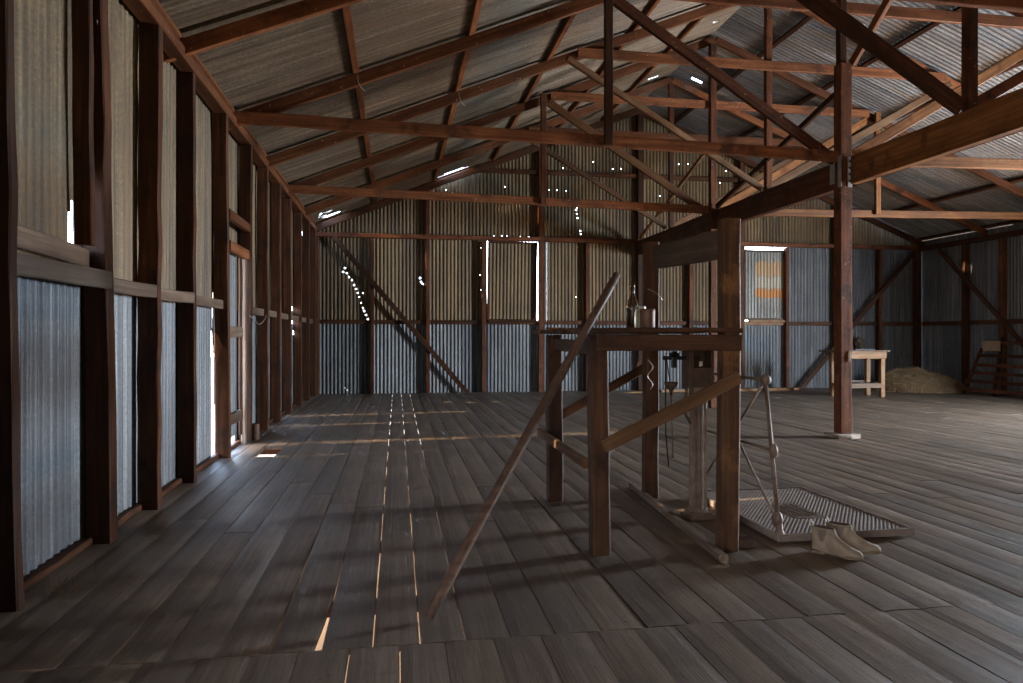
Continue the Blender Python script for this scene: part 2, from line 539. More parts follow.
for u, v in ((345, 268), (343, 272), (347, 273), (349, 277), (352, 280), (354, 285), (356, 289), (358, 293), (359, 297), (361, 303), (363, 308), (364, 311), (366, 315), (368, 319), (363, 293)):
    pt(u, v, .05)
for u, v in ((420, 278), (421, 282), (423, 284)): pt(u, v, .055)
for u, v in ((494, 236), (502, 236), (507, 236), (520, 237), (529, 237), (549, 190), (557, 190), (566, 191), (593, 162), (613, 169), (621, 169), (505, 187), (446, 190), (638, 117), (638, 128), (637, 143),
             (647, 171), (651, 178), (679, 164), (688, 164), (695, 164), (726, 171), (720, 183), (576, 297), (577, 208), (480, 275), (481, 290), (481, 248),
             (446, 321), (455, 321), (464, 321), (475, 321), (490, 321), (500, 321), (510, 321), (530, 321), (563, 168), (654, 150), (660, 196), (345, 388), (347, 390), (687, 200)):
    pt(u, v, .036)
for v in (210, 214, 218, 231, 234): pt(576 + (v - 210) * .2, v, .05)
hb.append(rect(11.855, 11.867, 0.3, 3.1))
P_ = lambda u, v: (x_at(u, SYB), h_at(v, x_at(u, SYB), SYB))
hb.append([P_(563, 134), P_(600, 116), P_(600, 118), P_(563, 136)])
wb = corrugated('wall_back', sh, bw, holes=hb, mats=[M_SHEET_UP, M_SHEET_LO])

# end wall behind the camera
def fw(a, b, d): return (a, YF - d, b)
sh = [(a0, a1, 0.0, (lambda a: roof_z(a) - 0.012), 0) for (a0, a1) in run(SXL, SXR, W)]
wf = corrugated('wall_front', sh, fw, mats=[M_SHEET_UP])

# roof: a = y across the flutes, b = distance up the slope
LS = math.hypot(XC - (-1.98), (XC + 1.98) * SLOPE)
def rl(a, b, d):
    t = b / LS
    x = -1.98 + (XC + 1.98) * t
    return (x - d * .371, a, roof_z(x) + d * .92 + 0.012)
def rr_(a, b, d):
    x, y, z = rl(a, b, d)
    return (2 * XC - x, y, z)
sl = lambda x: (x + 1.98) / (XC + 1.98) * LS
hr = [[(14.2, sl(-1.5)), (14.36, sl(-1.4)), (14.30, sl(-1.0)), (14.24, sl(-1.15))], [(13.8, sl(-1.45)), (13.95, sl(-1.5)), (13.86, sl(-1.2))], [(13.4, sl(-1.2)), (13.52, sl(-1.4)), (13.5, sl(-1.05))], [(14.05, sl(-1.52)), (14.16, sl(-1.5)), (14.1, sl(-1.36))], [(13.0, sl(-.85)), (13.08, sl(-.85)), (13.06, sl(-.7))], rect(14.36, 14.44, sl(.75), sl(1.45)), rect(14.3, 14.42, sl(.95), sl(1.35)),
      rect(9.5, 9.56, sl(4.86), sl(4.95)), rect(10.2, 10.26, sl(4.85), sl(4.96)), rect(12.4, 12.46, sl(4.6), sl(4.8))]
ssl = []
for (a0, a1) in run(YF - .1, SYB + .25, W):
    ssl.append((a0, a1, 0.0, LS * .52, 0)); ssl.append((a0, a1, LS * .50, LS, 0))
rfl = corrugated('roof_left', ssl, rl, holes=hr, mats=[M_ROOF_L])
rfr = corrugated('roof_right', ssl, rr_, holes=[rect(12.4, 12.46, sl(4.6), sl(4.8)), rect(14.42, 14.44, sl(-1.4), sl(1.6))], mats=[M_ROOF_R])
# ridge cap
vs = []; 
for y in (YF - .1, SYB + .25):
    for dx, dz in ((-.22, -.07), (0, .035), (.22, -.07)):
        vs.append((XC + dx, y, roof_z(XC) + dz + .03))
rc = link('roof_ridge_cap', py_mesh('ridge', vs, [(0, 1, 4, 3), (1, 2, 5, 4)]), M_ROOF_R); rc['kind'] = 'structure'

# ------------------------------------------------------------------ floor
BW_ = 0.178
JY = 2.65
def floor_mesh():
    vs, fs = [], []
    rnd = random.Random(11)
    hx0, hx1, hy0, hy1 = -1.33, -1.17, 7.02, 7.62
    def board(x0, x1, y0, y1, dz, gl, gr, taper=0.0, wob=0.002):
        n = max(2, int((y1 - y0) / 0.28))
        base = len(vs)
        tilt = rnd.uniform(-.0012, .0012)
        for i in range(n + 1):
            y = y0 + (y1 - y0) * i / n
            w0 = x0 + gl / 2 + rnd.uniform(-wob, wob) * .7
            w1_ = x1 - gr / 2 + rnd.uniform(-wob, wob) * .7
            if taper and y < y0 + 1.0:
                w1_ -= taper * max(0, 1 - (y - y0) / 0.62)
            zz = dz + rnd.uniform(-.0012, .0012)
            for j in range(5):
                s = j / 4
                x = w0 + (w1_ - w0) * s
                z = zz + tilt * (s - .5) * 2 - .0014 * (4 * (s - .5) ** 2) ** 2
                if j in (0, 4): z -= .0022
                vs.append((x, y, z))
            vs.append((w1_, y, -.028)); vs.append((w0, y, -.028))
        for i in range(n):
            for j in range(7):
                a = base + i * 7 + j; b = base + i * 7 + (j + 1) % 7
                fs.append((a, b, b + 7, a + 7))
        fs.append(tuple(base + q for q in range(6, -1, -1)))
        fs.append(tuple(base + n * 7 + q for q in range(7)))
    nb = int((SXR - SXL) / BW_) + 1
    x = SXL + .005
    k = 0
    gaps = {}
    def gap(i):
        if i not in gaps:
            gaps[i] = rnd.choice([.0035, .004, .005, .006, .007])
        return gaps[i]
    bright = {}
    while x < SXR - .01:
        w = BW_ * rnd.uniform(.94, 1.06)
        x1 = min(x + w, SXR)
        gl, gr = gap(k), gap(k + 1)
        # the boards left of the middle have shrunk apart
        if -.75 < x < .35: gaps[k + 1] = gr = rnd.choice([.0045, .006, .008])
        y = JY + .004
        first = rnd.uniform(1.2, 5.0)
        while y < SYB:
            L = first if y < JY + .1 else rnd.uniform(2.4, 5.4)
            first = L
            y1 = y + L
            if SYB - y1 < .8: y1 = SYB
            tp = .030 if (x < -.34 <= x1 and y < JY + .1) else 0
            dz = rnd.uniform(-.003, .0015)
            if x < hx1 - .04 and x1 > hx0 + .04 and y < hy1 and y1 > hy0:
                if hy0 - y > .1: board(x, x1, y, hy0, dz, gl, gr)
                if y1 - hy1 > .1: board(x, x1, hy1, y1, dz, gl, gr)
            else:
                board(x, x1, y, y1 - .004, dz, gl, gr, tp)
            y = y1
        x = x1; k += 1
    x = SXL - .05
    while x < SXR - .01:
        w = BW_ * rnd.uniform(.92, 1.08)
        x1 = min(x + w, SXR)
        g1, g2 = rnd.choice([.002, .003, .004]), rnd.choice([.002, .003, .005])
        if -.6 < x < -.2: g2 = .009
        board(x, x1, YF, JY - .006 + rnd.uniform(-.004, .002), rnd.uniform(.001, .003), g1, g2, wob=.001)
        x = x1
    return py_mesh('floor', vs, fs)
fl = link('floor', floor_mesh(), M_FLOOR); fl['kind'] = 'structure'
bm = bmesh.new()
y = YF + .1
while y < SYB:
    box_bm(bm, SXL, SXR, y - .03, y + .03, -.085, -.034)
    y += .9
jo = link('joist_row', bm_mesh(bm, 'joists'), M_STUD, fl)
for o_ in (jo,): o_.name = 'floor_joists'
gm = py_mesh('ground', [(-60, -60, -.95), (70, -60, -.95), (70, 80, -.95), (-60, 80, -.95)], [(0, 1, 2, 3)])
gr_ = link('ground', gm, M_SOIL); gr_['kind'] = 'structure'

# ------------------------------------------------------------------ left wall framing
lstuds = [3.22, 4.22, 4.975, 5.84, 6.97, 7.98, 9.0, 9.93, 10.95, 12.1, 13.1, 14.1]
PLATE = 3.285
llook = ['dark hardwood stud nearest the viewer, at the left edge of the view', 'dark twisted stud leaning a little, second nearest the viewer', 'dark straight broad stud, third nearest the viewer', 'dark stud with reddish edge, fourth nearest the viewer',
         'dark leaning stud on the near side of the narrow door', 'dark stud on the far side of the narrow door', 'dark stud just past the door, with a wire loop']
lw_ = random.Random(5)
for i, yv in enumerate(lstuds):
    lean = {0: (0, -.10), 1: (-.03, -.06), 4: (.0, .09)}.get(i, (lw_.uniform(-.01, .01), lw_.uniform(-.015, .015)))
    p0 = (XL - .065, yv + .035 + (0.03 if i == 4 else 0), 0.0)
    p1 = (XL - .065 + lean[0], yv + .035 + lean[1] * (-1 if i == 4 else 1), PLATE - .05)
    w = .10 if i == 1 else (.075 if i % 3 else .06)
    o = beam('wall_stud', p0, p1, .13, w, M_STUD, up=(0, 1, 0), rough=.004, seg=.3)
    if i < 7: lab = 'left wall: ' + llook[i]
    else: lab = 'dark wall stud of the left wall, %s past the narrow door counting away' % ORD[i - 5]
    tag(o, lab, 'wall stud', 'studs along the left wall')
    o['spoken'] = 1
    del o['spoken']
for i, yv in enumerate((2.35, 1.45, .5)):
    o = beam('wall_stud', (XL - .065, yv, 0), (XL - .065, yv, PLATE - .05), .13, .07, M_STUD, up=(0, 1, 0))
    tag(o, 'dark wall stud of the left wall beside the viewer, %s before the nearest seen stud' % ORD[i], 'wall stud', 'studs along the left wall')

o = beam('wall_plate', (XL - .06, YF + .2, PLATE), (XL - .06, YB + .1, PLATE), .12, .09, M_ROOFWOOD, rough=.003, seg=.6)
tag(o, 'long red-brown top plate carried on the left wall studs under the rafters', 'wall plate')
o = beam('eaves_board', (SXL - .05, YF, 3.36), (SXL - .05, YB + .1, 3.36), .03, .15, M_OLD, rough=.003)
tag(o, 'weathered eaves board above the left wall plate, against the roof sheets', 'board')

o = beam('wall_stud', (XL - .075, 4.05, 1.64), (XL - .075, 4.03, PLATE - .05), .09, .05, M_STUD, up=(0, 1, 0), rough=.004)
tag(o, 'short dark stud standing on the doubled girt beside the twisted stud', 'wall stud', 'studs along the left wall')

# girts between the studs: short boards notched into them
names = ['long split board with dark knots', 'short notched board', 'short notched board', 'short notched board']
seq = [y + .035 for y in lstuds]
for i in range(len(seq) - 1):
    if i == 4: continue
    a, b = seq[i] - .03, seq[i + 1] - .02
    z = GIRT + (0.0 if i else .015)
    o = beam('wall_girt', (XL - .115, a, z), (XL - .115 + (.09 if i < 3 else .05), b, z - (.0 if i else .0)), .04, .10 if i == 0 else .085, M_OLD, rough=.003)
    lab = 'weathered left wall girt board, ' + (
        ['between the two nearest studs, knotted and stained', 'in the second bay, its square end past the third stud', 'in the third bay from the viewer', 'in the bay just before the narrow door',
         '', 'in the first bay past the narrow door', 'in the second bay past the narrow door', 'in the third bay past the narrow door', 'in the fourth bay past the narrow door',
         'in the fifth bay past the narrow door', 'in the last bay before the back corner'][i])
    tag(o, lab, 'girt', 'girts of the left wall')
o = beam('wall_girt', (XL - .115, seq[0], 1.605), (XL - .115, seq[1] - .1, 1.58), .04, .105, M_OLD, rough=.004)
tag(o, 'knotted upper girt board doubled above the lower one in the nearest left bay, light between', 'girt', 'girts of the left wall')
o = beam('bottom_rail', (SXL + .03, YF, .02), (SXL + .03, YB + .1, .02), .05, .04, M_STUD, rough=.006, seg=.25)  # dark timber colour stands for the shadow gap at the wall foot
tag(o, 'thin bottom rail, dark in place of a shadow gap, along the foot of the left wall sheets', 'rail')

# narrow door in the left wall
d = empty('door_1', (XL - .10, (DOOR0 + DOOR1) / 2, 0)); d['kind'] = 'structure'
def lv(v, y): return h_at(v, XL, y)
beam('door_head', (XL - .03, DOOR0 - .1, 2.33), (XL - .03, DOOR1 + .06, 2.33), .06, .09, M_ROOFWOOD, d)
beam('door_head', (XL - .03, DOOR0 - .08, 2.03), (XL - .03, DOOR1 + .0, 2.03), .06, .10, M_ROOFWOOD, d)
beam('door_jamb', (XL - .05, DOOR1 - .03, .0), (XL - .05, DOOR1 - .03, 2.05), .05, .05, M_OLD, d, up=(0, 1, 0))
beam('door_stile', (XL - .06, DOOR0 + .05, .12), (XL - .06, DOOR0 + .05, 1.98), .03, .045, M_STUD, d, up=(0, 1, 0))
beam('door_stile', (XL - .06, DOOR1 - .14, .12), (XL - .06, DOOR1 - .14, 1.98), .03, .045, M_STUD, d, up=(0, 1, 0))
for z in (1.20, .33): beam('door_rail', (XL - .06, DOOR0 + .05, z), (XL - .06, DOOR1 - .10, z), .03, .11, M_OLD, d)
def dl(a, b, dd): return (SXL + .05 - dd, a, b)
ob = corrugated('door_sheet', [(DOOR0 + .01, DOOR1 - .21, .13, 2.03, 0)], dl, mats=[M_SHEET_LO])
del ob['kind']; ob.parent = d; ob.matrix_parent_inverse = d.matrix_basis.inverted()
for z in (1.95, 2.36): pass

# ------------------------------------------------------------------ back wall framing
bst = [(x_at(372, YB), 3.12, .07), (x_at(428, YB), 99, .08), (x_at(484, YB), 3.12, .08), (x_at(541, YB), 99, .10), (x_at(588, YB), 3.12, .08), (x_at(641, YB), 99, .12),
       (x_at(691, YB), 3.12, .08), (x_at(742, YB), 99, .09), (x_at(788, YB), 3.12, .08), (x_at(836, YB), 99, .08), (x_at(881, YB), 3.12, .08)]
blab = ['red-edged back wall stud, first right of the left corner, crossed by the long brace', 'tall gable stud of the back wall, second right of the left corner', 'back wall stud forming the left jamb of the bright-edged shutter',
        'tall gable stud forming the right jamb of the bright-edged shutter', 'back wall stud seen above the leaning pole', 'tall gable stud of the back wall on the ridge line', 'back wall stud seen between the bench posts, low and reddish',
        'tall gable stud on the left of the orange-banded shutter', 'back wall stud on the right of the orange-banded shutter', 'tall gable stud of the back wall behind the near centre post', 'back wall stud behind the pale bench near the right corner']
for (xv, top, w), lab in zip(bst, blab):
    zt = 3.14 if top < 99 else roof_z(xv) - .06
    o = beam('wall_stud', (xv, YB + .06, 0), (xv + lw_.uniform(-.01, .01), YB + .06, zt), .12, w, M_STUD if int(xv) % 2 else M_RED, up=(1, 0, 0), rough=.003)
    tag(o, lab, 'wall stud', 'studs of the back wall')
for xv, lab in ((SXL + .11, 'dark corner stud where the left and back walls meet'), (SXR - .14, 'dark corner stud where the back and right walls meet')):
    o = beam('wall_stud', (xv, YB + .03, 0), (xv, YB + .03, 3.14), .12, .14, M_STUD, up=(1, 0, 0)); tag(o, lab, 'wall stud', 'studs of the back wall')
o = beam('wall_plate', (SXL, YB + .04, 3.20), (SXR, YB + .04, 3.20), .10, .09, M_RED, rough=.004, seg=.8)
tag(o, 'dark eaves-height plate running right across the back wall over the shutters', 'wall plate')
xs = [SXL] + [b[0] for b in bst] + [SXR]
for i in range(len(xs) - 1):
    if i == 0: wh = 'in the left corner bay'
    elif i == len(xs) - 2: wh = 'in the right corner bay by the straw'
    else: wh = 'in the %s bay right of the left corner' % ORD[i]
    if i == 3: wh = 'under the bright-edged shutter'
    if i == 8: wh = 'under the orange-banded shutter'
    o = beam('wall_girt', (xs[i] + .04, YB + .10, GIRT), (xs[i + 1] - .04, YB + .10, GIRT), .045, .085, M_PALE if i == 8 else M_STUD, rough=.003)
    tag(o, 'mid-height girt of the back wall, ' + wh, 'girt', 'mid girts of the back wall')
for (a, b, wh) in ((428, 541, 'left of the gable stud over the bright-edged shutter'), (541, 641, 'between that gable stud and the ridge stud'), (641, 742, 'right of the ridge stud'), (742, 836, 'over the orange-banded shutter')):
    xa, xb = x_at(a, YB), x_at(b, YB)
    za = 4.62
    if roof_z(xa) < za + .1: xa = -1.7 + (za + .12 - EAVE) / SLOPE
    o = beam('gable_girt', (xa + .05, YB + .08, za), (xb - .05, YB + .08, za), .05, .09, M_STUD)
    tag(o, 'high girt in the back gable, ' + wh, 'girt', 'high girts of the gable')
# gable rafters against the back wall
def brace(name, u0, v0, u1, v1, y, w, dd, mat, lab):
    xa, xb = x_at(u0, y), x_at(u1, y)
    o = beam(name, (xa, y, h_at(v0, xa, y)), (xb, y, h_at(v1, xb, y)), w, dd, mat, rough=.003)
    tag(o, lab, 'brace', 'braces of the shed walls')
    return o
brace('wall_brace', 333, 236, 470, 396, YB - .03, .035, .10, M_STUD, 'long dark brace slanting down right across the left end of the back wall')
brace('wall_brace', 915, 251, 799, 391, YB - .03, .035, .10, M_STUD, 'long dark brace slanting down left from the right corner of the back wall')

# shutters in the back wall
def shutter(nm, x0, x1, z0, z1, mat, rot, frame_mat, sill, inset, tip):
    s = empty(nm, ((x0 + x1) / 2, YB + .12, z0)); s['kind'] = 'structure'
    P = s
    # fixed frame members
    beam('window_sill', (x0, YB + .07, z0 - .02), (x1, YB + .07, z0 - .02), .08, .05, sill, P)
    # flap, hung a little askew
    W_, H_ = (x1 - x0) - inset[0] - inset[1], (z1 - z0) - inset[2] - inset[3]
    vs, fs, mi = [], [], []
    n = int(W_ / PITCH * 8)
    for r in range(3):
        for i in range(n + 1):
            a = W_ * i / n
            vs.append((a, AMP * math.sin(2 * PI * a / PITCH), H_ * r / 2))
    for r in range(2):
        for i in range(n):
            q = r * (n + 1) + i
            fs.append((q, q + 1, q + n + 2, q + n + 1))
    f = link('window_flap', py_mesh('flap', vs, fs, True), mat, P)
    f.matrix_basis = P.matrix_basis.inverted() @ Matrix.Translation((x0 + inset[0], SYB - .02, z0 + inset[2])) @ Matrix.Rotation(rot, 4, 'Y')
    fw_ = .045
    for (a, b) in (((0, -.03, fw_ / 2), (W_, -.03, fw_ / 2)), ((0, -.03, H_ - fw_ / 2), (W_, -.03, H_ - fw_ / 2)), ((fw_ / 2, -.03, 0), (fw_ / 2, -.03, H_)), ((W_ - fw_ / 2, -.03, 0), (W_ - fw_ / 2, -.03, H_))):
        M, L = frame_matrix(a, b, (0, 0, 1) if abs(a[2] - b[2]) < .01 else (1, 0, 0))
        v2, f2 = bar_data(L, .03, fw_, rough=.002)
        o = link('flap_rail', py_mesh('rail', v2, f2), frame_mat, f)
        o.matrix_basis = M
    return s
s1 = shutter('window_1', w1[0] + .03, w1[1] - .04, WZ0, WZ1, M_SHEET_UP, math.radians(.7), M_STUD, M_STUD, (-.037, .004, -.015, .0), 0)
s2 = shutter('window_2', w2[0] + .05, w2[1] - .04, WZ0 + .02, WZ1 - .02, M_SHEET_RUST, 0.0, M_OLD, M_PALE, (-.10, -.02, .005, .05), 0)

# ------------------------------------------------------------------ right wall framing
rst = [y_at(963, XR), y_at(1000, XR), 9.6, 8.4, 7.65]
rlab = ['dark stud of the right wall, first out from the back corner beside the straw', 'dark stud of the right wall behind the leaning slatted rack', 'stud of the right wall midway between the rack and the open doorway',
        'stud of the right wall one bay before the open doorway', 'stud forming the jamb of the open doorway in the right wall']
for yv, lab in zip(rst, rlab):
    o = beam('wall_stud', (XR + .06, yv, 0), (XR + .06, yv, 3.12), .12, .10, M_STUD, up=(0, 1, 0), rough=.003); tag(o, lab, 'wall stud', 'studs of the right wall')
o = beam('wall_plate', (XR + .06, YF, 3.17), (XR + .06, YB, 3.17), .12, .10, M_STUD, seg=.8); tag(o, 'long dark top plate along the right wall, light showing over it', 'wall plate')
o = beam('wall_girt', (XR + .10, RD1, GIRT), (XR + .10, YB, GIRT), .05, .09, M_STUD, seg=.8); tag(o, 'long dark girt of the right wall at mid height', 'girt')
ya, yb = y_at(940, XR), y_at(1023, XR)
za, zb = h_at(250, XR, ya), h_at(343, XR, yb)
kx = 1.45
o = beam('wall_brace', (XR - .02, ya, za), (XR - .02, ya + (yb - ya) * kx, za + (zb - za) * kx), .035, .10, M_STUD)
tag(o, 'dark brace slanting down across the right wall above the rack', 'brace', 'braces of the shed walls')

# ------------------------------------------------------------------ roof frames
PX, PW = 5.06, .14
BZ0, BZ1 = 2.89, 3.21             # the deep girder
LX, RX = 2.25, 2 * XC - 2.25
frames = [(3.85, 'm'), (5.60, 'i'), (7.38, 'm'), (9.10, 'i'), (10.78, 'm'), (12.62, 'i')]
flab = {3.85: 'main roof frame above the near end of the deep girder, overhead', 5.60: 'roof frame with a heavy dark prop standing on the deep girder, nearest on the right',
        7.38: 'main roof frame on the near centre post, with a low tie right across', 9.10: 'roof frame with a thin prop, one bay behind the near centre post',
        10.78: 'main roof frame on the far red centre post', 12.62: 'farthest roof frame, small, one bay before the back gable'}
RH = .06 + .005
def rz(x, depth): return roof_z(x) - .055 - depth
fr = random.Random(3)
for (y, kind) in frames:
    T = empty('roof_truss', (XC, y, 3.0))
    tag(T, flab[y], 'roof truss', 'timber roof frames')
    rd = .125
    sl_up = (-SLOPE, 0, 1)
    o1 = beam('rafter', (-1.80, y, roof_z(-1.80) - .055 - rd / 2), (XC, y, roof_z(XC) - .055 - rd / 2), .05, rd, M_ROOFWOOD, T, seg=.7, rough=.003)
    o2 = beam('rafter', (2 * XC + 1.80, y, roof_z(-1.80) - .055 - rd / 2), (XC + .03, y, roof_z(XC) - .055 - rd / 2), .05, rd, M_ROOFWOOD, T, seg=.7, rough=.003)
    cz = 4.93
    cl = -1.7 + (cz + .14 - EAVE) / SLOPE
    yo = y - .055
    beam('collar_tie', (cl - .1, yo, cz), (2 * XC - cl + .1, yo, cz), .045, .13, M_ROOFWOOD, T, rough=.003)
    zl = roof_z(LX) - .14
    if kind == 'm':
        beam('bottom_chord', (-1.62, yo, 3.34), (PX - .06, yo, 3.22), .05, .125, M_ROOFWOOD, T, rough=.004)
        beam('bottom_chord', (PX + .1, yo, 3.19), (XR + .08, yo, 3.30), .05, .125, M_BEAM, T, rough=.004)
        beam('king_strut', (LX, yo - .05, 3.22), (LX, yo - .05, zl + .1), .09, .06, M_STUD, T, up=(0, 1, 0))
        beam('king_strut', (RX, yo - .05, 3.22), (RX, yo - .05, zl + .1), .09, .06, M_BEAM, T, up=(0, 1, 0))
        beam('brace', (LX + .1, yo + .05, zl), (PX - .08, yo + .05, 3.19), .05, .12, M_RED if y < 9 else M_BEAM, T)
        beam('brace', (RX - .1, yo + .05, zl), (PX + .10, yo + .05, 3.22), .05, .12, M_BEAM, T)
    else:
        mt = M_STUD if y < 6 else M_TAN
        beam('brace', (LX, yo + .05, zl + .02), (PX - .03, yo + .05, BZ1 + .02), .06 if y < 6 else .05, .16 if y < 6 else .09, mt, T, ch=.02)
        beam('brace', (RX, yo + .05, zl + .02), (PX + .06, yo + .05, BZ1 + .02), .05, .10, M_TAN if y > 6 else M_RED, T)
        beam('prop', (PX + .07, y, BZ1), (PX + .07, y, roof_z(PX) - .15), .09, .10 if y < 6 else .08, M_RED, T, up=(0, 1, 0))

# end rafters of the gable
T = empty('roof_truss', (XC, YB - .02, 3.0)); tag(T, 'pair of gable rafters lying against the back wall', 'roof truss', 'timber roof frames')
beam('rafter', (-1.80, YB, roof_z(-1.8) - .12), (XC, YB, roof_z(XC) - .12), .05, .13, M_STUD, T)
beam('rafter', (2 * XC + 1.8, YB, roof_z(-1.8) - .12), (XC + .03, YB, roof_z(XC) - .12), .05, .13, M_STUD, T)
T = empty('roof_truss', (XC, 2.1, 3.0)); tag(T, 'pair of rafters overhead just in front of the viewer, nearest of all', 'roof truss', 'timber roof frames')
beam('rafter', (-1.80, 2.1, roof_z(-1.8) - .12), (XC, 2.1, roof_z(XC) - .12), .05, .13, M_ROOFWOOD, T)
beam('rafter', (2 * XC + 1.8, 2.1, roof_z(-1.8) - .12), (XC + .03, 2.1, roof_z(XC) - .12), .05, .13, M_ROOFWOOD, T)

# purlins
px_ = [-1.63, -.42, .77, 1.98, 3.18, 4.35]
for side in (0, 1):
    for i, x in enumerate(px_):
        xx = x if side == 0 else 2 * XC - x
        z = roof_z(x) - .027
        o = beam('purlin', (xx, YF, z), (xx, SYB, z), .075, .05, M_ROOFWOOD if side == 0 else M_STUD, up=(-SLOPE if side == 0 else SLOPE, 0, 1), seg=.9, rough=.003)
        tag(o, 'long purlin under the %s roof slope, %s up from the eaves' % (('left', 'right')[side], ORD[i]), 'purlin', 'purlins under the roof sheets')

# deep girder on the centre posts
POSTY = [3.85, 7.33, 10.70]
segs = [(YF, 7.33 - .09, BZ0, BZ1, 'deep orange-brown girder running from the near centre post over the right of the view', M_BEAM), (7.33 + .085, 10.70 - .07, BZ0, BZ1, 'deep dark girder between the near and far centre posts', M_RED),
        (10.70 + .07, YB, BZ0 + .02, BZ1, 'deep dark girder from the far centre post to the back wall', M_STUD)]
for (a, b, z0, z1, lab, mt) in segs:
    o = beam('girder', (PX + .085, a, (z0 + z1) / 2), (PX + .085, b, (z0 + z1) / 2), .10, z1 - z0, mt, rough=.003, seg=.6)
    tag(o, lab, 'girder', 'girders along the ridge line')

post_labs = {7.33: 'tall square red-brown centre post standing on a stone pad', 10.70: 'slender reddish far centre post seen behind the sorting bench'}
for yv in (7.33, 10.70):
    P = empty('timber_post', (PX, yv, 0)); tag(P, post_labs[yv], 'post')
    w = .14 if yv < 9 else .10
    zs = 5.0 if yv < 9 else 6.0
    zb = .05 if yv < 9 else 0.0
    sh_ = beam('shaft', (PX, yv, zb), (PX, yv, 4.28 if yv < 9 else 5.9), w, w, M_RED, P, up=(0, 1, 0), rough=.003, seg=.4)
    if yv < 9:
        beam('upper_shaft', (PX - .02, yv, 4.28), (PX - .02, yv, 6.0), .085, .085, M_RED, P, up=(0, 1, 0))
        # steel plates holding the girder
        for (dx, dy0, dy1, z0, z1) in ((-.078, -.09, -.03, 2.86, 3.22), (-.078, .03, .12, 2.92, 3.2)):
            bm = bmesh.new()
            box_bm(bm, PX + dx - .006, PX + dx, yv + dy0, yv + dy1, z0, z1, .001)
            pl = link('bracket_plate', bm_mesh(bm, 'plate'), M_STEEL, P); pl.matrix_basis = P.matrix_basis.inverted()
        bm = bmesh.new(); box_bm(bm, PX + .01, PX + .068, yv - .077, yv - .071, 2.86, 3.20, .001)
        pl = link('bracket_plate', bm_mesh(bm, 'plate'), M_STEEL, P); pl.matrix_basis = P.matrix_basis.inverted()
        for k in range(4):
            b_ = link('bolt', lathe_mesh('bolt', [(.0, 0), (.014, 0), (.014, .008), (.009, .012), (0, .012)], 8), M_BLACK, P)
            b_.matrix_basis = P.matrix_basis.inverted() @ Matrix.Translation((PX + .038, yv - .077, 2.93 + .075 * k)) @ Matrix.Rotation(PI / 2, 4, 'X')
        # small oval metal patch low on the post
        b_ = link('metal_patch', lathe_mesh('patch', [(0, 0), (.035, 0), (.035, .004), (0, .006)], 14, False), M_LEATHER, P)
        b_.matrix_basis = P.matrix_basis.inverted() @ Matrix.Translation((PX + .035, yv - .071, .93)) @ Matrix.Rotation(PI / 2, 4, 'X') @ Matrix.Diagonal((.6, 1.9, 1, 1))
# stone pad
bm = bmesh.new()
box_bm(bm, PX - .14, PX + .13, 7.33 - .14, 7.33 + .14, 0.0, .050, .0)
bmesh.ops.subdivide_edges(bm, edges=bm.edges[:], cuts=5, use_grid_fill=True)
for v in bm.verts:
    n_ = noise.noise(v.co * 9)
    v.co.x += n_ * .03 * (1 if v.co.z > .01 else .6); v.co.y += noise.noise(v.co * 8 + Vector((3, 1, 2))) * .03
    if v.co.z > .05: v.co.z += n_ * .006 - .003
me = bm_mesh(bm, 'pad')
me.transform(Matrix.Translation((-PX, -7.33, 0)))
o = link('stone_pad', me, M_STONE, loc=(PX, 7.33, 0)); tag(o, 'rough square stone pad under the near centre post', 'stone pad')

# braces in the plane of the ridge
def lbrace(y0, z0, y1, z1, w, dd, mt, lab):
    o = beam('ridge_brace', (PX + .03, y0, z0), (PX + .03, y1, z1), w, dd, mt, rough=.003); tag(o, lab, 'brace', 'braces in line with the ridge')
lbrace(10.6, 3.25, 7.42, 4.02, .05, .07, M_STUD, 'thin dark brace rising from the far centre post to the near one')
lbrace(7.2, 4.25, 5.1, 5.8, .05, .10, M_ROOFWOOD, 'reddish brace rising from the near centre post toward the ridge, top right')
lbrace(14.2, 3.25, 10.85, 4.3, .05, .07, M_TAN, 'thin pale brace between the back gable and the far centre post')

# ------------------------------------------------------------------ sorting bench with tall posts
TB = empty('sorting_bench', (1.42, 4.2, 0))
tag(TB, 'rough dark timber sorting bench with two tall posts and slanting side braces', 'bench')
LEG = dict(rough=.003, ch=.008, seg=.2)
beam('leg', (1.066, 3.60, 0), (1.05, 3.60, 1.165), .095, .10, M_TABLE, TB, up=(0, 1, 0), **LEG)
beam('leg', (1.10, 4.83, 0), (1.09, 4.83, 1.165), .10, .11, M_TABLE, TB, up=(0, 1, 0), **LEG)
beam('tall_leg', (1.758, 3.54, 0), (1.77, 3.54, 1.785), .10, .085, M_PATCHY, TB, up=(0, 1, 0), **LEG)
beam('tall_leg', (1.794, 4.80, 0), (1.80, 4.80, 1.83), .10, .085, M_TABLE, TB, up=(0, 1, 0), **LEG)
beam('apron', (1.02, 3.50, 1.122), (1.80, 3.475, 1.118), .035, .085, M_TABLE, TB)
beam('apron', (1.09, 4.76, 1.09), (1.80, 4.76, 1.09), .035, .07, M_TABLE, TB)
beam('apron', (1.06, 3.6, 1.09), (1.10, 4.85, 1.10), .035, .08, M_TABLE, TB)
ys = [3.43, 3.62, 3.82, 4.03, 4.24, 4.45, 4.66, 4.91]
tr = random.Random(4)
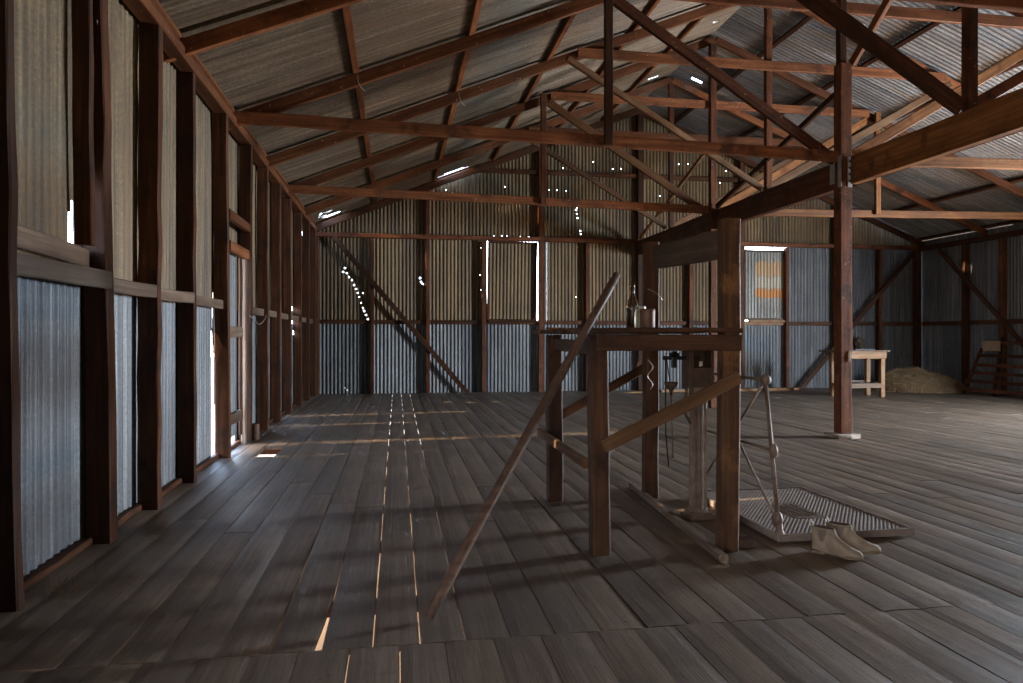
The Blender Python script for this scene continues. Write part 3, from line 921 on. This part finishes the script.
for i in range(len(ys) - 1):
    y0, y1 = ys[i] + .004, ys[i + 1] - .004
    x0 = 1.0 - .06 * (i / 6) + tr.uniform(-.015, .015)
    x1 = 1.84 + tr.uniform(-.01, .02)
    if i == 0:
        x1 = 1.70
    zt = 1.185 + tr.uniform(-.004, .004)
    if i == 0: x1 = 1.81; y0 = 3.46
    if i in (0,): pass
    beam('top_board', (x0, (y0 + y1) / 2, zt), (x1, (y0 + y1) / 2, zt + .002), y1 - y0, .026, M_TABLE, TB, rough=.002, ch=.004)
beam('side_rail', (1.01, 4.93, .47), (1.0, 3.64, .47), .035, .055, M_TAN, TB)
beam('slanting_brace', (1.04, 3.455, .585), (1.775, 3.44, .94), .045, .066, M_TAN, TB, rough=.003, ch=.012)
beam('slanting_brace', (1.10, 4.90, .56), (1.80, 4.90, .93), .04, .06, M_TABLE, TB)
beam('crossboard', (1.80, 3.60, 1.668), (1.81, 4.745, 1.715), .035, .165, M_OLD, TB, rough=.004)
beam('floor_runner', (1.765, 5.12, .022), (1.645, 3.34, .022), .045, .04, M_OLD, TB)
# small iron foot bracket
o = box('iron_block', 1.84, 1.93, 3.55, 3.63, 0, .045, M_IRONRED); tag(o, 'small rusty iron block on the floor beside the near tall bench post', 'iron block')

# wire curl on rear tall leg
pts = [(1.77 + .02 * math.sin(k * .8), 4.735, .78 + .016 * k) for k in range(14)]
o = link('wire_hook', rod_mesh('wirehook', pts, .003, 5), M_WIRE, TB); o.matrix_basis = TB.matrix_basis.inverted()
pts = [(1.745, 4.72, 1.49), (1.79, 4.715, 1.47), (1.83, 4.71, 1.44), (1.852, 4.71, 1.41)]
o = link('wire_hook', rod_mesh('wirehook', pts, .003, 5), M_WIRE, TB); o.matrix_basis = TB.matrix_basis.inverted()

# leaning pole
b0 = Vector((.1234, 2.84, 0.02)); c0 = Vector((.95, 3.415, 1.205))
pts = [b0 + (c0 - b0) * t + Vector((0, 0, .008 * math.sin(t * 3))) for t in [i * 1.235 / 14 for i in range(15)]]
loc = tuple(b0)
me = rod_mesh('pole', [p - b0 for p in pts], [.0225 + .0015 * math.sin(i) for i in range(14)] + [.019], 12)
o = link('wooden_pole', me, M_POLE, loc=loc); tag(o, 'long smooth wooden pole leaning from the floor against the bench corner', 'pole')
# give grain along the pole: rotate texture by building along axis is unnecessary for a worn pole

# bottle, glass jar, tin on the bench
TZ = 1.204
def place_x(u, y): return x_at(u, y)
yb_ = 4.30
B = empty('bottle', (place_x(632.5, yb_), yb_, TZ)); tag(B, 'tall dusty brown glass bottle standing on the bench, left of the jar', 'bottle')
link('bottle_glass', lathe_mesh('bg', [(0, 0), (.034, 0), (.037, .006), (.037, .15), (.034, .17), (.02, .2), (.014, .22), (.0135, .262), (.0165, .264), (.0165, .275), (.011, .276), (.009, .24), (0, .24)], 20), M_BROWNGLASS, B)
link('residue', lathe_mesh('rs', [(0, .006), (.030, .006), (.031, .12), (.028, .135), (0, .13)], 16), M_LEATHERD, B)
yj = 4.15
J = empty('glass_jar', (place_x(640.5, yj), yj, TZ)); tag(J, 'pale clear glass jar with a metal lid between bottle and tin', 'jar')
link('jar_glass', lathe_mesh('jg', [(0, 0), (.033, 0), (.036, .006), (.036, .095), (.030, .108), (.030, .116), (0, .116)], 20), M_DUSTGLASS, J)
link('jar_lid', lathe_mesh('jl', [(0, .116), (.032, .116), (.033, .12), (.033, .134), (.030, .137), (0, .137)], 20), M_STEEL, J)
yt = 4.02
o = link('tin_can', lathe_mesh('tin', [(0, 0), (.045, 0), (.046, .004), (.044, .05), (.046, .1), (.046, .115), (.042, .115), (.041, .01), (0, .01)], 18), M_TIN, loc=(place_x(647.5, yt), yt, TZ), rot=(0, 0, .4))
tag(o, 'squat rusted brown tin standing on the bench, right of the glass jar', 'tin')
o = beam('wood_offcut', (place_x(547, 4.7), 4.7, 1.208), (place_x(583, 4.7), 4.7, 1.208), .10, .012, M_BEAM); tag(o, 'thin reddish board offcut lying on the left end of the bench top', 'offcut')

# ------------------------------------------------------------------ platform scale
SC = empty('platform_scale', (2.5, 4.15, 0))
tag(SC, 'antique cast-iron platform scale with ribbed plate, rod guard and fluted column', 'platform scale')
def sp(o):
    o.matrix_basis = SC.matrix_basis.inverted() @ o.matrix_basis
    return o
X0, X1, Y0, Y1, ZP = 2.09, 2.94, 3.60, 4.74, .050
bm = bmesh.new(); box_bm(bm, X0, X1, Y0, Y1, .008, ZP - .008, .004)
sp(link('platform_plate', bm_mesh(bm, 'plate'), M_PLATE, SC))
# raised rim and diagonal ribs, one mesh with the anti-slip pattern
bm = bmesh.new()
rm = .016
box_bm(bm, X0, X1, Y0, Y0 + rm, ZP - .009, ZP, .001); box_bm(bm, X0, X1, Y1 - rm, Y1, ZP - .009, ZP, .001)
box_bm(bm, X0, X0 + rm, Y0 + rm, Y1 - rm, ZP - .009, ZP, .001); box_bm(bm, X1 - rm, X1, Y0 + rm, Y1 - rm, ZP - .009, ZP, .001)
dx, dy = .60, .80
PXa, PXb, PYa, PYb = 2.39, 2.60, 3.92, 4.30
nrm = Vector((-dy, dx))
def clip_line(c, x0, x1, y0, y1):
    # segment of the line n.p = c inside the rect
    ps = []
    o_ = nrm * c
    for (axis, val) in ((0, x0), (0, x1), (1, y0), (1, y1)):
        dd = (dx, dy)[axis]
        t = (val - o_[axis]) / dd
        p = (o_[0] + dx * t, o_[1] + dy * t)
        if x0 - 1e-6 <= p[0] <= x1 + 1e-6 and y0 - 1e-6 <= p[1] <= y1 + 1e-6: ps.append(t)
    return (min(ps), max(ps)) if len(ps) >= 2 else None
def rib(c, t0, t1, w=.007, z0=ZP - .008, z1=ZP - .006):
    if t1 - t0 < .01: return
    o_ = nrm * c
    a = (o_[0] + dx * t0, o_[1] + dy * t0); b = (o_[0] + dx * t1, o_[1] + dy * t1)
    vs = []
    for p in (a, b):
        for s, z in ((-w, z0), (-w * .5, z1), (w * .5, z1), (w, z0)):
            vs.append(bm.verts.new((p[0] + nrm[0] * s, p[1] + nrm[1] * s, z)))
    for i in range(3): bm.faces.new((vs[i], vs[i + 1], vs[i + 5], vs[i + 4]))
    bm.faces.new((vs[0], vs[1], vs[2], vs[3])); bm.faces.new((vs[7], vs[6], vs[5], vs[4]))
c = -3.0
while c < 3.5:
    r_ = clip_line(c, X0 + rm, X1 - rm, Y0 + rm, Y1 - rm)
    if r_:
        q = clip_line(c, PXa, PXb, PYa, PYb)
        if q: rib(c, r_[0], q[0]); rib(c, q[1], r_[1])
        else: rib(c, *r_)
    c += .021
sp(link('platform_ribs', bm_mesh(bm, 'ribs'), M_PLATE, SC))
bm = bmesh.new()
box_bm(bm, PXa + .008, PXb - .008, PYa + .008, PYb - .008, ZP - .009, ZP - .005, .001)
for i in range(4):       # worn, unreadable raised lettering rows
    yy = PYa + .05
    xx = PXa + .035 + i * .043
    while yy < PYb - .04:
        l_ = fr.uniform(.012, .03); box_bm(bm, xx, xx + .02, yy, yy + l_ * .6, ZP - .006, ZP - .001); yy += l_
sp(link('maker_panel', bm_mesh(bm, 'panel'), M_IRON, SC))
# rod guard
GX = X0 + .03
A0, A1 = (GX, 3.64, .085), (GX, 3.79, .90)
Am = (GX, 3.70, .50)
B0, B1 = (GX, 4.70, .085), (GX, 4.56, .90)
Bm = (GX, 4.64, .50)
def rod(name, a, b, r=.009): return sp(link(name, rod_mesh(name, [a, b], r, 8), M_IRON, SC))
rod('guard_post', (GX, 3.64, ZP), A1, .0125); rod('guard_post', (GX, 4.70, ZP), B1, .0125)
rod('guard_rail', A1, B1, .009); rod('guard_rail', Am, Bm, .008)
rod('guard_brace', A1, (GX, 4.69, .10), .0075); rod('guard_brace', (GX, 3.65, .10), (GX, 4.57, .88), .0075)
def ball(c, r, sz=1.0):
    prof = [(0.0, -1), (.45, -.9), (.8, -.6), (1, 0), (.8, .6), (.45, .9), (0, 1)]
    o = link('guard_joint', lathe_mesh('ball', [(p * r, z * r * sz) for p, z in prof], 14), M_IRON, SC)
    o.matrix_basis = Matrix.Translation(c); return sp(o)
for c_, r, s in ((A1, .034, 1.0), (B1, .034, 1.0), (Am, .025, 1.7), (Bm, .025, 1.7), ((GX, 3.66, .12), .032, 1.5), ((GX, 4.68, .12), .032, 1.5)): ball(c_, r, s)
for yv in (3.64, 4.70):
    o = link('guard_foot', lathe_mesh('foot', [(0, 0), (.03, 0), (.028, .012), (.02, .03), (.018, .06), (0, .06)], 14), M_IRON, SC); o.matrix_basis = Matrix.Translation((GX, yv, ZP - .01)); sp(o)
# fluted column
CX, CY = 1.897, 4.22
bm = bmesh.new(); box_bm(bm, CX - .085, CX + .085, CY - .085, CY + .085, .0, .022, .004); box_bm(bm, CX - .065, CX + .065, CY - .065, CY + .065, .022, .042, .004)
sp(link('column_base', bm_mesh(bm, 'cb'), M_IRON, SC))
nf = 64
vs, fs = [], []
for z, k in ((.04, 1.12), (.06, 1.12), (.075, 1.0), (.78, .94), (.80, 1.05), (.82, 1.1), (.84, 1.1)):
    for i in range(nf):
        a = 2 * PI * i / nf
        fl_ = .0045 * math.cos(a * 14) if .07 < z < .79 else 0
        s = .050 * k + fl_
        # squarish section
        e = 1.0 / max(abs(math.cos(a)), abs(math.sin(a))) * .35 + .65
        vs.append((CX + s * e * math.cos(a), CY + s * e * math.sin(a), z))
for j in range(6):
    for i in range(nf):
        a = j * nf + i; b = j * nf + (i + 1) % nf
        fs.append((a, b, b + nf, a + nf))
sp(link('fluted_column', py_mesh('col', vs, fs, False), M_IRON, SC))
# box head with an opening
bm = bmesh.new()
hx0, hx1, hy0, hy1, hz0, hz1 = CX - .085, CX + .085, CY - .055, CY + .055, .83, 1.165
for b_ in ((hx0, hx0 + .035, hy0, hy1, hz0, hz1), (hx1 - .02, hx1, hy0, hy1, hz0, hz1), (hx0 + .035, hx1 - .02, hy0, hy1, hz0, .955), (hx0 + .035, hx1 - .02, hy0, hy1, 1.13, hz1), (hx0 + .035, hx1 - .02, hy1 - .012, hy1, .955, 1.13)):
    box_bm(bm, *b_, .002)
sp(link('scale_head', bm_mesh(bm, 'head'), M_IRONRED, SC))
bm = bmesh.new(); box_bm(bm, CX - .01, CX + .012, hy0 + .01, hy0 + .02, .965, .995, .002)
sp(link('pointer', bm_mesh(bm, 'ptr'), M_WHITE, SC))
# curved arm brackets under the head
pts = [(CX - .05, CY, .60), (CX - .085, CY, .66), (CX - .09, CY, .74), (CX - .075, CY, .83)]
sp(link('scroll_bracket', rod_mesh('scroll', pts, .009, 6), M_IRON, SC))
# beam arm
bm = bmesh.new(); box_bm(bm, CX - .24, CX + .01, CY - .012, CY - .002, 1.005, 1.03, .001); sp(link('scale_arm', bm_mesh(bm, 'arm'), M_BLACK, SC))
bm = bmesh.new(); box_bm(bm, CX - .185, CX - .15, CY - .028, CY - .005, .955, 1.06, .006); box_bm(bm, CX - .20, CX - .135, CY - .028, CY - .005, 1.02, 1.05, .006); sp(link('sliding_poise', bm_mesh(bm, 'poise'), M_BLACK, SC))
HX = CX - .215
pts = [(HX - .0, CY - .007, 1.01), (HX + .01, CY - .01, .95), (HX + .025, CY - .01, .86)]
sp(link('hanger_rod', rod_mesh('hg', pts, .0035, 6), M_BLACK, SC))
o = link('weight_pan', lathe_mesh('pan', [(0, -.085), (.006, -.085), (.012, -.055), (.04, -.02), (.042, -.008), (0.042, 0), (0, -.004)], 18), M_IRONRED, SC); o.matrix_basis = Matrix.Translation((HX + .03, CY - .01, .865)); sp(o)
sp(link('hanger_rod', rod_mesh('hg2', [(HX + .03, CY - .01, .785), (HX + .038, CY - .01, .55), (HX + .042, CY - .01, .385)], .0045, 6), M_IRON, SC))
sp(link('hanger_rod', rod_mesh('hg3', [(HX - .004, CY - .005, 1.01), (HX - .004, CY - .005, .55), (HX + .01, CY - .02, .335)], .0045, 6), M_BLACK, SC))

# ------------------------------------------------------------------ boots
def make_boot(loc, rz, flip, lab, wide=1.0):
    B = empty('boot', loc, rz)
    tag(B, lab, 'boot', 'pair of worn ankle boots')
    n = 28
    def ring(z, x0, x1, wf, wh, sq=2.3, dz=0.0):
        out = []
        cx, hx = (x0 + x1) / 2, (x1 - x0) / 2
        for i in range(n):
            a = 2 * PI * i / n
            ca, sa = math.cos(a), math.sin(a)
            x = cx + hx * math.copysign(abs(ca) ** (2 / sq), ca)
            t = (x - x0) / (x1 - x0)
            # foot outline: heel width, waist, ball, toe
            w = wh + (wf - wh) * min(1, max(0, (t - .3) / .35))
            if .25 < t < .55: w -= .003
            y = w * math.copysign(abs(sa) ** (2 / sq), sa) + flip * .006 * math.sin(t * PI)
            zz = z + dz * max(0, t - .6) * 2.5
            out.append((x, y * wide, zz))
        return out
    def skin(rings, name, mat, cap0=True, cap1=True, parent=B, smooth=True):
        vs = [p for r in rings for p in r]
        fs = []
        for j in range(len(rings) - 1):
            for i in range(n):
                a = j * n + i; b = j * n + (i + 1) % n
                fs.append((a, b, b + n, a + n))
        if cap0: fs.append(tuple(range(n - 1, -1, -1)))
        if cap1: fs.append(tuple(range((len(rings) - 1) * n, len(rings) * n)))
        return link(name, py_mesh(name, vs, fs, smooth), mat, parent)
    up = [ring(.018, .004, .283, .045, .033, dz=.010), ring(.032, .0, .285, .047, .035, dz=.010), ring(.048, .0, .276, .045, .036, dz=.006), ring(.060, .001, .250, .041, .036), ring(.072, .002, .215, .037, .035),
          ring(.086, .003, .183, .035, .034), ring(.100, .003, .160, .034, .033), ring(.118, .002, .142, .033, .033), ring(.138, -.002, .132, .033, .034), ring(.152, -.006, .130, .035, .036),
          ring(.153, -.002, .126, .032, .033), ring(.11, .006, .132, .028, .029), ring(.05, .012, .14, .026, .027)]
    def crease(r):
        return [(x, y * (1 + .06 * noise.noise(Vector((x * 45, y * 20 + flip, z * 60)))), z + (.003 * noise.noise(Vector((x * 70, y * 30, z * 20 + flip * 3))) if z > .03 else 0)) for x, y, z in r]
    fine = []
    for a, b in zip(up[:10], up[1:11]):
        fine.append(crease(a))
        if b[0][2] - a[0][2] > .008:
            fine.append(crease([tuple((p + q) / 2 for p, q in zip(u, v)) for u, v in zip(a, b)]))
    fine.append(up[10])
    skin(fine, 'upper', M_LEATHER, cap1=False)
    skin(up[10:], 'shaded_inside', M_LEATHERD, cap0=False)  # inside coloured dark to give the shade of the boot opening
    skin([ring(.008, .10, .284, .046, .034, dz=.010), ring(.019, .005, .290, .049, .036, dz=.010)], 'sole', M_SOLE, smooth=False)
    skin([ring(.0, .0, .075, .033, .033, 3), ring(.016, .0, .080, .034, .034, 3)], 'heel', M_SOLE, smooth=False)
    # elastic side panels
    for s in (-1, 1):
        vs, fs = [], []
        rows = 6
        for r in range(rows + 1):
            t = r / rows
            z = .078 + .068 * t
            hw = .010 + .020 * t
            for c in range(5):
                x = .072 + hw * (c / 2 - 1)
                y = s * (.0375 - .001 * t + (.0008 if c in (1, 3) else 0)) * wide + flip * .005
                vs.append((x, y, z))
        for r in range(rows):
            for c in range(4):
                q = r * 5 + c; fs.append((q, q + 1, q + 6, q + 5))
        k = len(vs)
        o = link('elastic_gusset', py_mesh('gusset', vs, fs), M_ELASTIC, B)
        md = o.modifiers.new('t', 'SOLIDIFY'); md.thickness = .003; md.offset = 0
    # pull tab at the heel
    pts = [(-.005, 0, .14), (-.012, 0, .165), (-.006, 0, .178), (.004, 0, .165), (.002, 0, .14)]
    vs, fs = [], []
    for p in pts:
        vs += [(p[0], -.009, p[2]), (p[0], .009, p[2])]
    for i in range(4): fs.append((2 * i, 2 * i + 1, 2 * i + 3, 2 * i + 2))
    o = link('pull_tab', py_mesh('tab', vs, fs), M_LEATHER, B); md = o.modifiers.new('t', 'SOLIDIFY'); md.thickness = .003
    # seam piping down the front
    pts = [(.131, 0, .150), (.143, 0, .118), (.162, 0, .099), (.186, 0, .085), (.218, 0, .071)]
    link('front_seam', rod_mesh('seam', [(x + .001, flip * .006, z + .001) for x, y, z in pts], .0025, 6), M_STRAW, B)
    B.scale = (.92, .92, .92)
    return B
make_boot((2.20, 3.45, .0), math.radians(-58), 1, 'dusty tan ankle boot nearer the viewer, pointing right, beside the scale platform')
make_boot((2.325, 3.50, .0), math.radians(-47), -1, 'dusty tan ankle boot behind the other one, its toe farthest right, beside the scale platform')

# ------------------------------------------------------------------ far bench by the back wall
yF = 12.1
xl, xr_ = x_at(846, yF), x_at(882, yF)
FB = empty('workbench', ((xl + xr_) / 2, yF + .25, 0)); tag(FB, 'small pale timber workbench standing before the back wall, half behind the near centre post', 'workbench')
for xx in (xl, xr_):
    for yy in (yF, yF + .42): beam('leg', (xx, yy, 0), (xx, yy, .84), .085, .075, M_PALE, FB, up=(0, 1, 0))
beam('apron', (xl - .05, yF - .05, .80), (xr_ + .05, yF - .05, .80), .03, .13, M_PALE, FB)
beam('apron', (xl - .05, yF + .46, .80), (xr_ + .05, yF + .46, .80), .03, .13, M_PALE, FB)
for k in range(3):
    beam('top_board', (xl - .26, yF - .01 + .2 * k, .88), (xr_ + .10, yF - .01 + .2 * k, .88), .19, .03, M_OLD, FB)
beam('shelf_board', (xl - .04, yF + .02, .22), (xr_ - .02, yF + .02, .22), .12, .09, M_OLD, FB)
beam('shelf_board', (xl - .04, yF + .27, .245), (xr_ + .02, yF + .27, .245), .20, .04, M_OLD, FB)
o = box('metal_file', xl + .28, xl + .68, yF + .1, yF + .17, .897, .925, M_BLACK); tag(o, 'flat dark tool lying on the pale workbench top', 'tool')
o = box('iron_scrap', xl + .15, xl + .55, yF + .22, yF + .33, .272, .31, M_BLACK); tag(o, 'flat dark iron piece lying on the workbench shelf', 'iron scrap')

# bundle hanging on the back wall
bx = x_at(862, YB - .05); bz = h_at(343, bx, YB - .1)
bm = bmesh.new(); bmesh.ops.create_icosphere(bm, subdivisions=4, radius=.11)
for v in bm.verts:
    p = v.co.copy()
    k = 1 + .55 * noise.noise(p * 9) + .25 * noise.noise(p * 24)
    v.co = Vector((p.x * 1.05 * k, p.y * .55 * k, p.z * 1.15 * k))
    if p.z > .05 and p.x > 0: v.co.x += .05
o = link('leather_bundle', bm_mesh(bm, 'bundle', True), M_LEATHERD, loc=(bx, YB + .02, bz)); tag(o, 'crumpled dark leather bundle hung on the back wall above the workbench', 'bundle')
pts = [(0, .0, .10), (.01, .03, .18), (0, .06, .24)]
link('hanging_cord', rod_mesh('cord', pts, .004, 5), M_LEATHER, o)

# pale plank along the foot of the back wall
o = beam('floor_plank', (x_at(660, 13.9), 13.9, .03), (x_at(805, 13.6), 13.9, .03), .16, .06, M_PALE); tag(o, 'long pale plank lying on the floor along the back wall', 'plank')

# ------------------------------------------------------------------ straw heap
hc = Vector((x_at(930, 13.45) - .16, 13.45, 0))
def heap_z(x, y):
    a, b = x / .95, y / .70
    r = a * a + b * b
    if r >= 1: return 0
    k = (1 - r) ** .6
    base = .40 * k * (1 - .42 * a) 
    return max(0, base + .12 * noise.noise(Vector((x * 3.5, y * 3.5, 1))) * k)
vs, fs = [], []
N_ = 46
for i in range(N_ + 1):
    for j in range(N_ + 1):
        x = -.96 + 1.92 * i / N_; y = -.76 + 1.52 * j / N_
        z = heap_z(x, y)
        vs.append((x, y, z + (.012 * noise.noise(Vector((x * 30, y * 30, 0))) if z > 0 else -.01)))
for i in range(N_):
    for j in range(N_):
        q = i * (N_ + 1) + j
        if max(vs[q][2], vs[q + 1][2], vs[q + N_ + 1][2], vs[q + N_ + 2][2]) > 0: fs.append((q, q + N_ + 1, q + N_ + 2, q + 1))
hr_ = random.Random(2)
mi = [0] * len(fs)
for k in range(5200):
    a = hr_.uniform(0, 2 * PI); r = math.sqrt(hr_.random()) * 1.06
    x, y = .95 * r * math.cos(a), .75 * r * math.sin(a)
    z = max(heap_z(x, y), 0) + .004
    if x + hc.x > SXR - .22: continue
    L = hr_.uniform(.04, .13); t = hr_.uniform(0, PI)
    el = hr_.gauss(0, .35) if z > .02 else hr_.uniform(0, .1)
    dxx, dyy, dz = math.cos(t) * math.cos(el) * L, math.sin(t) * math.cos(el) * L, abs(math.sin(el)) * L
    w = .0028
    nx, ny = -math.sin(t) * w, math.cos(t) * w
    q = len(vs)
    vs += [(x - nx, y - ny, z), (x + nx, y + ny, z), (x, y, z + w * 1.4), (x + dxx - nx, y + dyy - ny, z + dz), (x + dxx + nx, y + dyy + ny, z + dz), (x + dxx, y + dyy, z + dz + w * 1.4)]
    fs += [(q, q + 3, q + 5, q + 2), (q + 1, q + 2, q + 5, q + 4), (q, q + 1, q + 4, q + 3)]; mi += [1] * 3
me = py_mesh('straw', vs, fs)
for m in (M_HAY, M_STRAW): me.materials.append(m)
me.polygons.foreach_set('material_index', mi)
o = link('straw_heap', me, loc=tuple(hc)); tag(o, 'low heap of old brown straw in the right back corner', 'straw heap', kind='stuff')

# straw wisps at the foot of the nearest stud
vs, fs = [], []
for k in range(46):
    x, y = hr_.gauss(.03, .05), hr_.gauss(0, .07); t = hr_.uniform(0, PI); L = hr_.uniform(.02, .08); el = hr_.uniform(0, 1.2); w = .0012
    d_ = Vector((math.cos(t) * math.cos(el), math.sin(t) * math.cos(el), math.sin(el))) * L
    q = len(vs)
    vs += [(x - w, y, .002), (x + w, y, .002), (x, y + w, .002), (x + d_.x - w, y + d_.y, d_.z), (x + d_.x + w, y + d_.y, d_.z), (x + d_.x, y + d_.y + w, d_.z + .001)]
    fs += [(q, q + 1, q + 4, q + 3), (q + 1, q + 2, q + 5, q + 4), (q + 2, q, q + 3, q + 5)]
o = link('straw_wisps', py_mesh('wisps', vs, fs), M_STRAW, loc=(XL + .06, 3.45, 0)); tag(o, 'few dry straw wisps on the floor at the foot of the nearest left stud', 'straw', kind='stuff')

# ------------------------------------------------------------------ slatted rack leaning on the right wall
ry1 = y_at(968, XR - .3)
RK = empty('slatted_rack', (XR - .3, ry1 - .9, 0)); tag(RK, 'dark slatted timber rack leaning against the right wall', 'rack')
def rp(s, z):  # s metres along the wall from the far end toward the viewer, leaning
    return (XR - .42 + .34 * z / 1.2, ry1 - s, z)
beam('rack_side', rp(.0, .0), rp(.20, .92), .04, .06, M_STUD, RK, up=(1, 0, 0))
beam('rack_side', rp(1.95, .0), rp(1.95, 1.15), .04, .06, M_STUD, RK, up=(1, 0, 0))
beam('rack_side', rp(.75, .0), rp(.62, 1.15), .04, .07, M_STUD, RK, up=(1, 0, 0))
for (z, s) in ((.10, .02), (.27, .05), (.43, .09), (.59, .13), (.78, .17), (1.03, .55)):
    a, b = rp(s, z), rp(2.0, z)
    beam('slat', (a[0] - .03, a[1], z), (b[0] - .03, b[1], z + .0), .03, .065, M_RED, RK, rough=.004)
ys_ = y_at(991.5, XR - .22)
o = beam('board_offcut', (XR - .26, y_at(983, XR - .26), h_at(346, XR - .26, y_at(983, XR - .26))), (XR - .26, y_at(1000, XR - .26), h_at(346, XR - .26, y_at(1000, XR - .26))), .02, .20, M_CARD)
tag(o, 'pale brown square of board fixed on the stud above the slatted rack', 'board')

# ------------------------------------------------------------------ small things by the left wall
zc = 7.95
o = link('rusty_can', lathe_mesh('can', [(0, 0), (.05, 0), (.052, .005), (.050, .08), (.052, .17), (.054, .18), (.049, .18), (.046, .02), (0, .02)], 18), M_TIN, loc=(XL + .0, 8.2, 0.0))
tag(o, 'dark rusty can standing on the floor by the left wall, past the narrow door', 'can')
def wire(pts, lab, r=.0035):
    p0 = Vector(pts[0])
    o = link('wire', rod_mesh('wire', [Vector(p) - p0 for p in pts], r, 6), M_WIRE, loc=tuple(p0)); tag(o, lab, 'wire')
def wl_pt(u, v, x): 
    y = y_at(u, x); return (x, y, h_at(v, x, y))
xw = XL + .02
wire([wl_pt(u, v, xw) for u, v in ((250, 316), (253, 319), (256, 322), (259, 324.5), (262, 323), (265, 319), (266.5, 315))], 'thin curved wire hanging on the left wall just past the door')
wire([(XL - .07, 4.20, 2.62 + .0), (XL - .065, 4.19, 2.72), (XL - .05, 4.17, 2.82), (XL - .05, 4.15, 2.88), (XL - .07, 4.18, 2.93), (XL - .085, 4.2, 2.90)], 'thin wire hook curled on the second nearest left stud near the roof', .003)
# tie wires on the rafters
for (x, y, lab) in ((-.42, 7.35, 'thin tie wire hanging from the left roof slope at the near centre post frame'), (.77, 9.08, 'thin tie wire hanging from the left slope one frame behind the near centre post'),):
    z = roof_z(x) - .2
    wire([(x + .02, y - .04, z + .12), (x + .03, y - .05, z + .04), (x + .06, y - .06, z - .02), (x + .10, y - .05, z - .05)], lab, .003)

# ------------------------------------------------------------------ light
world = bpy.data.worlds.new('world'); sc.world = world
world.use_nodes = True
nt = world.node_tree
bg = nt.nodes['Background']
tc = nt.nodes.new('ShaderNodeTexCoord'); sp_ = nt.nodes.new('ShaderNodeSeparateXYZ')
nt.links.new(tc.outputs['Generated'], sp_.inputs[0])
mr = nt.nodes.new('ShaderNodeMapRange'); mr.inputs[1].default_value = -1; mr.inputs[2].default_value = 1
nt.links.new(sp_.outputs['Z'], mr.inputs[0])
r = nt.nodes.new('ShaderNodeValToRGB')
e = r.color_ramp.elements
e[0].position = 0.47; e[0].color = (1.5, 0.90, 0.48, 1)
e[1].position = 1.0; e[1].color = (0.35, 0.50, 0.85, 1)
q = e.new(0.51); q.color = (0.85, 0.92, 1.0, 1)
q = e.new(0.62); q.color = (0.50, 0.70, 1.0, 1)
nt.links.new(mr.outputs[0], r.inputs[0]); nt.links.new(r.outputs[0], bg.inputs[0])
bg.inputs[1].default_value = 9.0

sun = bpy.data.lights.new('sun', 'SUN'); sun.energy = 7; sun.angle = math.radians(.6); sun.color = (1.0, .80, .56)
so = bpy.data.objects.new('sun', sun); COL.objects.link(so)
el_, az = math.radians(25), math.radians(5)
dv = Vector((math.cos(el_) * math.cos(az), math.cos(el_) * math.sin(az), -math.sin(el_)))
so.rotation_euler = dv.to_track_quat('-Z', 'Y').to_euler()

def daylight(name, loc, direction, sx, sy, power, colr):
    l = bpy.data.lights.new(name, 'AREA'); l.shape = 'RECTANGLE'; l.size = sx; l.size_y = sy
    l.energy = power; l.color = colr
    o = bpy.data.objects.new(name, l); COL.objects.link(o); o.location = loc
    o.rotation_euler = Vector(direction).to_track_quat('-Z', 'Y').to_euler()
# sky light entering the doorway in the right wall, and a warm lamp added low to brighten the timber undersides
daylight('doorway_skylight', (SXR + .10, (RD0 + RD1) / 2, 1.60), (-1, 0, -.25), RD1 - RD0 - .2, 1.7, 900, (.70, .84, 1.0))
daylight('doorway_uplight', (SXR + .12, (RD0 + RD1) / 2, .30), (-1, 0, .55), RD1 - RD0 - .1, .5, 200, (1.0, .58, .28))
daylight('side_opening_fill', (SXL - .10, (SIDE0 + SIDE1) / 2, 1.2), (1, 0.25, 0), SIDE1 - SIDE0 - .1, 2.0, 45, (1.0, .80, .58))  # warm fill lamp added in the unseen side opening

sc.view_settings.view_transform = 'Standard'
sc.view_settings.look = 'None'
sc.view_settings.gamma = 1
sc.view_settings.exposure = 1.22
sc.view_settings.use_curve_mapping = False
sc.cycles.max_bounces = 12
sc.cycles.diffuse_bounces = 8
sc.cycles.use_denoising = True
sc.cycles.sample_clamp_indirect = 8
